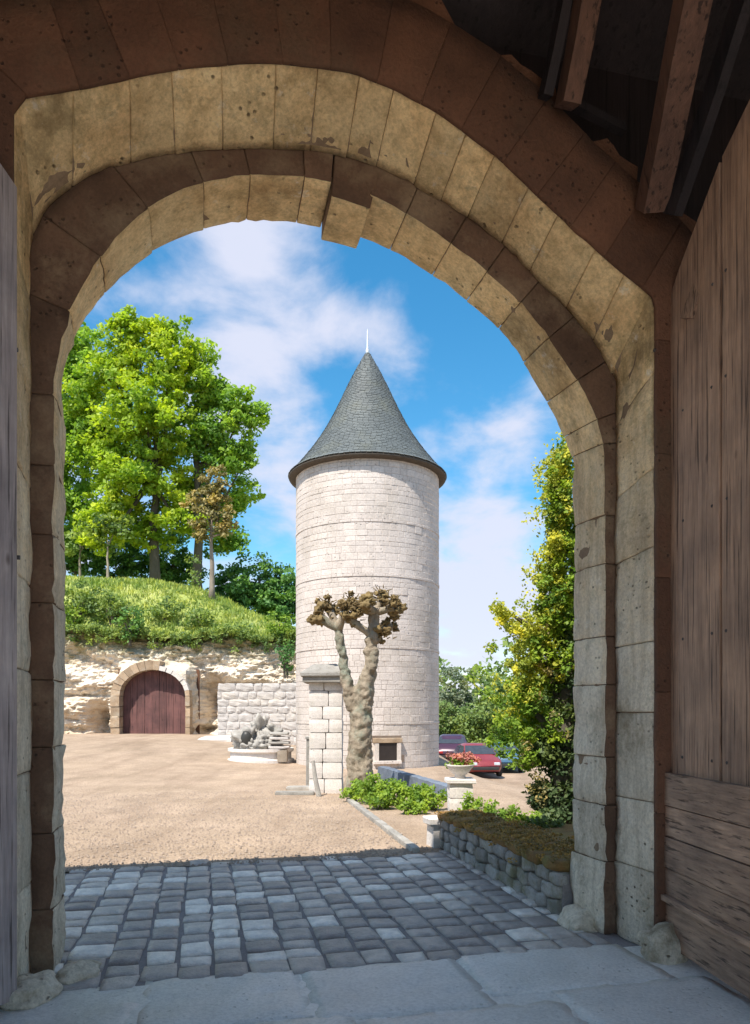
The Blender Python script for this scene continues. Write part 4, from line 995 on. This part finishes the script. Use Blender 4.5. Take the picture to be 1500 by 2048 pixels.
g = Geo(); c = at(619, 0, 15.5); g.box((c.x, 15.5, .5), (.13, .13, 1.0), .2, .006, .015); g.box((c.x, 15.5, 1.02), (.17, .17, .06), .2, .004, .01)
tag(g.build('stone_post', M['greystone']), 'square grey post standing left of the white pillar', 'post')
g = Geo(); c = at(641, 0, 13.7); g.tube([(c.x - .03, 13.7, 0), (c.x - .10, 13.7, .35), (c.x - .14, 13.72, .66)], [.05, .04, .03], 8)
tag(g.build('guard_stake', M['greystone']), 'short leaning grey stake in front of the white pillar', 'stake')
st = empty('stone_step', at(597, 1587, 14.2), label='low flat grey stone step at the foot of the post', cat='step')
for i, (px, py, Y, w) in enumerate([(590, 1585, 14.0, .75), (612, 1577, 14.9, .8)]):
    c = at(px, 0, Y); me = rough_box('step_stone', (c.x, Y, .02), (w, .28, .09), cuts=2, amp=.01, seed=i); mobj('step_stone', me, M['greystone'], st)

# ------------------------------------------------------------------ pollarded plane tree
TYp = 14.0
pol = empty('pollarded_tree', at(722, 1560, TYp), label='pollarded plane tree with knobbly brown branch heads before the tower', cat='tree')
def PT(px, py, dy=0): c = at(px, py, TYp); return Vector((c.x, c.y + dy, c.z))
def lumpy_tube(g, pts, rad, n=14, seed=0, amp=.12):
    # dense resample then bump
    P = []; R = []
    for i in range(len(pts) - 1):
        for k in range(5): q = k / 5; P.append(pts[i].lerp(pts[i + 1], q)); R.append(rad[i] * (1 - q) + rad[i + 1] * q)
    P.append(pts[-1]); R.append(rad[-1]); b = len(g.v); g.tube(P, R, n)
    ax = []
    for i in range(len(P)):
        for k in range(n):
            w = Vector(g.v[b + i * n + k]); d = w - P[i]; s_ = 1 + amp * nz(w, 3.2, seed) * 1.6 + amp * .6 * nz(w, 9, seed); g.v[b + i * n + k] = tuple(P[i] + d * s_)
g = Geo(); lumpy_tube(g, [PT(720, 1600), PT(720, 1530), PT(722, 1450), PT(724, 1400), PT(738, 1340)], [.33, .245, .22, .20, .135], 18, 1, .12)
lumpy_tube(g, [PT(724, 1420), PT(742, 1330), PT(745, 1270), PT(748, 1225)], [.165, .13, .115, .095], 14, 2)
lumpy_tube(g, [PT(706, 1420), PT(690, 1350), PT(684, 1300), PT(676, 1255)], [.14, .10, .085, .075], 12, 3)
tk = g.build('trunk', M['bark_poll'], pol, smooth=True)
md = tk.modifiers.new('remesh', 'REMESH'); md.mode = 'VOXEL'; md.voxel_size = .022; md.use_smooth_shade = True
md = tk.modifiers.new('smooth', 'SMOOTH'); md.iterations = 3
tx_ = bpy.data.textures.new('bark_relief', 'CLOUDS'); tx_.noise_scale = .13; tx_.noise_depth = 4
md = tk.modifiers.new('relief', 'DISPLACE'); md.texture = tx_; md.strength = .12; md.mid_level = .5; md.texture_coords = 'LOCAL'
heads = [((676, 1255), (640, 1235), 0), ((676, 1255), (655, 1210), .2), ((676, 1255), (690, 1225), -.2), ((748, 1225), (708, 1205), .1), ((745, 1270), (700, 1240), -.15), ((748, 1225), (765, 1195), .15), ((748, 1225), (788, 1215), -.1), ((745, 1262), (782, 1250), .2), ((748, 1225), (735, 1215), -.25), ((745, 1290), (758, 1275), 0)]
for i, (a, b, dy) in enumerate(heads):
    g = Geo(); A_ = PT(*a); B2 = PT(*b, dy); lumpy_tube(g, [A_, (A_ + B2) / 2 + Vector((0, 0, -.02)), B2], [.085, .07, .08], 9, i, .3); g.build('branch', M['bark_poll'], pol, smooth=True)
    for k in range(9):
        o = Vector((random.gauss(0, .075), random.gauss(0, .07), random.gauss(.03, .085))); r = random.uniform(.04, .085)
        boulder('branch_head', B2 + o, (r * 1.15, r, r), M['knob'], i * 5 + k, .8, 3, pol)
    g = Geo()
    for k in range(34):
        d = Vector((random.gauss(0, 1), random.gauss(0, 1), abs(random.gauss(.4, .8)))).normalized(); s0 = B2 + Vector((random.gauss(0, .06), 0, random.gauss(0, .06))) + d * random.uniform(.04, .12); g.tube([s0, s0 + d * random.uniform(.05, .13)], [.016, .007], 4)
    g.build('twigs', M['knob'], pol, kind='stuff')

# ------------------------------------------------------------------ planting, pier with flowers, road edge
def bed_shrub(px, Y, w, h, mat, lab, seed, zb=None, per=30, size=.055, grp=None, n=None):
    c = at(px, 0, Y); zb = ground(c.x, Y) if zb is None else zb; root = empty('low_shrub', (c.x, Y, zb), label=lab, cat='shrub', group=grp)
    cl = blob_clumps([((c.x, Y, zb + h * .5), (w / 2, w * .4, h * .52))], .14, .3); leaves('foliage', cl, .09, per, size, mat, root, seed=seed)
    g = Geo()
    for k in range(6): q = random.choice(cl); g.tube([(c.x + random.uniform(-.1, .1), Y, zb), q], [.012, .005], 4)
    g.build('stem', M['bark_dark'], root)
sets = [(712, 12.9, .55, .34, 'hedge', 'small green shrub at the left end of the flower bed by the pillar'), (745, 12.6, .65, .50, 'hedge', 'rounded green shrub second from the left in the bed'), (785, 12.4, .7, .52, 'hedge', 'leafy bright shrub in the middle of the bed before the tower'),
        (825, 12.1, .7, .46, 'hedge', 'yellow tinged shrub in the bed right of its middle'), (862, 11.8, .6, .36, 'hedge', 'low shrub at the right end of the bed near the flower pier'),
        (765, 11.9, .6, .28, 'hedge', 'low shrub at the front edge of the bed'), (830, 11.4, .55, .22, 'hedge', 'lowest shrub at the front right of the bed')]
for i, (px, Y, w, h, m_, lab) in enumerate(sets): bed_shrub(px, Y, w, h, M[m_], lab, 90 + i, grp='shrubs in the flower bed')
sets = [(955, 9.7, .55, .50, 'hedge', 'green shrub beside the flower pier behind the parapet'), (1000, 9.2, .55, .44, 'hedge', 'bright green shrub behind the middle of the parapet'), (1045, 8.8, .55, .42, 'hedge', 'bright yellow green shrub behind the parapet near the ivy'),
        (1085, 8.4, .5, .36, 'ivy', 'dark low shrub at the foot of the ivy')]
for i, (px, Y, w, h, m_, lab) in enumerate(sets): bed_shrub(px, Y, w, h, M[m_], lab, 110 + i, zb=.0, grp='shrubs behind the parapet')
PYY = 10.2; ppx = at(920, 0, PYY).x
pier = empty('planter_pier', (ppx, PYY, 0), label='short white stone pier carrying a bowl planter of pink flowers', cat='pier')
for k in range(3):
    me = rough_box('stone', (ppx, PYY, .10 + k * .2), (.33, .33, .195), cuts=2, amp=.006, seed=k, rnd=.2); mobj('stone', me, M['whitestone'], pier)
g = Geo(); g.box((ppx, PYY, .63), (.40, .40, .06), 0, .004, .012); g.build('cap', M['whitestone'], pier)
pot = empty('flower_bowl', (ppx, PYY, .66), label='stone bowl on the white pier filled with pink flowers', cat='planter')
g = Geo(); g.lathe((ppx, PYY, .66), [(.09, 0), (.07, .04), (.13, .09), (.19, .17), (.20, .19), (.16, .19), (.14, .15)], 20); g.build('bowl', M['whitestone'], pot, smooth=True)
leaves('flowers', blob_clumps([((ppx + .03, PYY, .92), (.22, .2, .11))], .09, .3), .06, 22, .045, M['flower'], pot, seed=5)
leaves('foliage', blob_clumps([((ppx + .02, PYY, .87), (.2, .18, .08))], .11, .3), .06, 16, .05, M['hedge'], pot, seed=6)
M['blue'] = stone_mat('blue_grey_stone', (.20, .24, .30), (.12, .15, .20), scale=4, pits=0)
# low blue grey wall behind the bed, falling to the road
lw_ = empty('low_wall', (1, 15, 0), label='low blue grey wall falling away below the tower towards the car park', cat='wall')
a = at(765, 0, 17.2); b = at(900, 0, 13.2)
for k in range(12):
    q = (k + .5) / 12; p = a.lerp(b, q); zt = .16 + .0 * q; me = rough_box('wall_block', (p.x, p.y, ground(p.x, p.y) + .12), ((b - a).length / 12 - .012, .22, .36 - .1 * q), rz=math.atan2(b.y - a.y, b.x - a.x), cuts=2, amp=.01, seed=k)
    mobj('wall_block', me, M['blue'], lw_)

# ivy clad tree at the right
IY = 9.3
ivy = empty('ivy_tree', at(1130, 1660, IY), label='ivy covered tree with yellow flowering shoots beside the right jamb', cat='tree')
g = Geo(); g.tube([at(1135, 1690, IY), at(1130, 1450, IY), at(1150, 1200, IY), at(1155, 960, IY)], [.22, .16, .07, .03], 10)
for e in ((1000, 1215), (1095, 1110), (1060, 1300), (1040, 1400), (1110, 960)): g.tube([at(1130, e[1] + 130, IY), at((1130 + e[0]) / 2, e[1] + 40, IY), at(e[0], e[1], IY)], [.07, .05, .015], 6)
g.build('trunk', M['bark_dark'], ivy, smooth=True)
dark = [B_(1145, 1600, IY, 58), B_(1145, 1520, IY, 58), B_(1150, 1440, IY, 55), B_(1145, 1360, IY, 45), B_(1150, 1290, IY, 38), B_(1090, 1590, IY, 34), B_(1165, 1250, IY, 34), B_(1105, 1640, IY - .3, 34), B_(1155, 1180, IY, 24), B_(1160, 1100, IY, 20), B_(1085, 1500, IY, 36)]
leaves('ivy_leaves', blob_clumps(dark, .13, .35), .13, 56, .06, M['ivy'], ivy, seed=7)
def spray(n, pts, wob, rr):
    out = []
    for _ in range(n):
        k = random.random() * (len(pts) - 1); i = int(k); q = k - i; a, b = pts[i], pts[min(i + 1, len(pts) - 1)]
        w_ = (a[2] * (1 - q) + b[2] * q) * wob; t = random.gauss(0, .5)
        c = at(a[0] * (1 - q) + b[0] * q + t * w_, a[1] * (1 - q) + b[1] * q + random.gauss(0, .5) * w_, IY + random.uniform(-.35, .25)); out.append(tuple(c))
    return out
mid = spray(330, [(1135, 900, 22), (1115, 1000, 28), (1135, 1080, 20), (1115, 1150, 40), (1120, 1230, 48), (1100, 1290, 66), (1070, 1350, 80), (1050, 1410, 85), (1040, 1460, 75), (1075, 1520, 60)], 1, 0)
rg_ = np.random.default_rng(4)
leaves('green_shoots', mid, rg_.uniform(.05, .15, len(mid)), 50, .055, M['hedge'], ivy, seed=9)
yel = spray(420, [(1128, 895, 18), (1105, 965, 26), (1125, 1040, 20), (1105, 1110, 22), (1110, 1180, 44), (1105, 1240, 48), (1075, 1290, 50), (1060, 1350, 45), (1050, 1420, 55)], 1, 0) + spray(55, [(998, 1205, 22), (1005, 1235, 20), (1045, 1265, 26), (1080, 1270, 28)], .8, 0)
leaves('yellow_shoots', yel, rg_.uniform(.04, .11, len(yel)), 40, .045, M['ivy_y'], ivy, flat=1, seed=8)
tips = spray(160, [(1120, 900, 40), (1100, 1000, 42), (1110, 1120, 50), (1070, 1230, 60), (1040, 1330, 60), (1030, 1430, 60)], 1.0, 0)
leaves('loose_tips', tips, .09, 9, .05, M['ivy_y'], ivy, flat=1.3, seed=10)
leaves('dry_shoots', spray(60, [(1060, 1265, 40), (1090, 1400, 40), (1075, 1530, 40), (1090, 1640, 40)], 1, 0), .09, 24, .045, M['tree_tan'], ivy, seed=12)

# ------------------------------------------------------------------ cars on the lower car park
def car(name, loc, rz, paint, label):
    root = empty(name, loc, label=label, cat='car', group='cars parked beyond the tower'); root.rotation_euler = (0, 0, rz)
    # stations along x (length), half width, bottom, belt height, roof height, roof half width
    L = [(-2.05, .60, .38, .62, None), (-1.95, .76, .30, .82, None), (-1.45, .84, .22, .90, 1.02), (-.95, .86, .20, .92, 1.40), (-.2, .87, .20, .92, 1.47), (.45, .87, .20, .92, 1.43), (1.05, .85, .20, .90, .98), (1.75, .80, .24, .78, None), (2.02, .66, .34, .60, None)]
    secs = []
    for (x, w, zb, zb2, zr) in L:
        zr_ = zr if zr else zb2 + .02; rw = w * .70 if zr and zr > 1.2 else w * .82
        secs.append([(x, -w * .9, zb), (x, -w, zb + .18), (x, -w, zb2 - .12), (x, -w * .95, zb2), (x, -rw, zr_ - .05), (x, -rw * .75, zr_), (x, rw * .75, zr_), (x, rw, zr_ - .05), (x, w * .95, zb2), (x, w, zb2 - .12), (x, w, zb + .18), (x, w * .9, zb)])
    me = loft_mesh('body', secs); me.polygons.foreach_set('use_smooth', [True] * len(me.polygons)); body = mobj('body', me, paint, root, keep=False)
    glass = M['glass']
    def pane(pts, nm='window'):
        c = sum((Vector(p) for p in pts), Vector()) / len(pts); n = (Vector(pts[1]) - Vector(pts[0])).cross(Vector(pts[2]) - Vector(pts[0])).normalized()
        if n.dot(c - Vector((0, 0, .7))) < 0: n = -n
        a = [Vector(p) + n * .012 for p in pts]; b_ = [Vector(p) - n * .03 for p in pts]; m = len(a)
        mobj(nm, fixn(pyd(nm, a + b_, [tuple(range(m)), tuple(range(2 * m - 1, m - 1, -1))] + [(i, (i + 1) % m, m + (i + 1) % m, m + i) for i in range(m)])), glass, root, keep=False)
    pane([(.52, -.60, 1.37), (.52, .60, 1.37), (1.02, .70, 1.0), (1.02, -.70, 1.0)], 'windscreen')
    pane([(-1.0, -.58, 1.34), (-1.0, .58, 1.34), (-1.42, .68, 1.04), (-1.42, -.68, 1.04)], 'rear_window')
    for sd in (-1, 1):
        pane([(-.1, sd * .83, .95), (.85, sd * .82, .95), (.45, sd * .64, 1.34), (-.1, sd * .645, 1.37)]); pane([(-.2, sd * .83, .95), (-1.1, sd * .82, .95), (-.9, sd * .64, 1.30), (-.2, sd * .645, 1.37)])
    for x in (-1.3, 1.3):
        for sd in (-1, 1):
            g = Geo(); 
            for (r0, r1, mt, nm) in ((.31, .31, M['rubber'], 'wheel'),):
                g.tube([(x, sd * .72, .31), (x, sd * .88, .31)], .31, 20)
            wh = g.build('wheel', M['rubber'], root); wh.location = (0, 0, 0)
            g = Geo(); g.tube([(x, sd * .87, .31), (x, sd * .895, .31)], .19, 14); rm = g.build('rim', M['lead'], wh); rm.location = (0, 0, 0)
    for (x, nm, mt) in ((2.0, 'headlight', M['lead']), (-2.02, 'tail_light', M['redlamp'])):
        for sd in (-1, 1):
            g = Geo(); g.box((x - (.02 if x > 0 else -.02), sd * .52, .62), (.10, .26, .13), 0, 0, .02); o = g.build(nm, mt, root); o.location = (0, 0, 0)
    g = Geo(); g.box((2.04, 0, .42), (.06, 1.2, .14), 0, 0, .02); g.box((-2.05, 0, .42), (.06, 1.2, .14), 0, 0, .02); o = g.build('bumper', M['rubber'], root); o.location = (0, 0, 0)
    return root
M['glass'] = plain('car_glass', (.05, .06, .075), .08); M['rubber'] = plain('tyre_rubber', (.03, .03, .03), .8); M['redlamp'] = plain('red_lamp', (.35, .02, .02), .3)
def paint(n, c): 
    m = plain(n, c, .35, .1, ns=1.5); m.node_tree.nodes['Principled BSDF'].inputs['Coat Weight'].default_value = .5; return m
cy_ = 38.0
c = at(905, 0, cy_); car('parked_car', (c.x, cy_, ground(c.x, cy_)), math.radians(82), paint('aubergine_paint', (.06, .02, .045)), 'dark aubergine car parked nearest the tower')
c = at(950, 0, 35.0); car('parked_car', (c.x, 35.0, ground(c.x, 35.0)), math.radians(-84), paint('red_paint', (.26, .04, .045)), 'small red car between the aubergine car and the blue car')
c = at(1003, 0, 38.0); car('parked_car', (c.x, 38.0, ground(c.x, 38.0)), math.radians(86), paint('blue_paint', (.07, .15, .24)), 'light blue car parked in front of the ivy tree')

# ------------------------------------------------------------------ trees beyond the car park
for i, (px, py, Y, r, m_, lab) in enumerate([(915, 1385, 52, 52, 'fargrey', 'feathery grey green tree just right of the tower'), (900, 1440, 48, 40, 'far', 'green tree behind the aubergine car'), (965, 1430, 46, 48, 'far', 'light green tree behind the red car'),
                                 (1010, 1400, 50, 60, 'far', 'broad green tree beyond the blue car'), (1080, 1390, 54, 75, 'far', 'green tree hidden partly by the ivy tree'), (1180, 1370, 56, 90, 'far', 'green tree at the far right of the car park'),
                                 (860, 1420, 58, 60, 'tree_dark', 'dark tree behind the tower on its right'), (1300, 1360, 58, 100, 'far', 'large green tree outside the right of the arch'), (1450, 1360, 58, 110, 'tree_dark', 'dark tree furthest right beyond the arch')]):
    c = at(px, py, Y); rr = r / F * Y; b = Vector((c.x, Y, -1.6 if c.x > 4 else ground(c.x, Y)))
    make_tree('distant_tree', b, c.z + rr - b.z, [((c.x, c.y, c.z), (rr, rr, rr)), ((c.x + rr * .4, c.y, c.z - rr * .6), (rr * .9, rr * .8, rr * .8)), ((c.x - rr * .4, c.y, c.z - rr * .7), (rr * .8, rr * .8, rr * .8)), ((c.x, c.y - .3, c.z - rr * 1.25), (rr, rr * .7, rr * .5))], M[m_], M['bark_pale'] if i < 3 else M['bark_dark'], .14, lab, spacing=.95, crad=.6, per=50, size=.24, seed=130 + i, group='trees beyond the car park')
cl = []
for k in range(420): a = random.uniform(-1.3, 1.3); d = random.uniform(95, 125); cl.append((d * math.sin(a), d * math.cos(a), random.uniform(-2, 7 + 2.5 * math.sin(a * 9))))
leaves('far_wood', cl, 3.2, 60, 1.1, M['far'], None, seed=200, kind='stuff')
print('setts', nset, 'tower stones', len(stones))
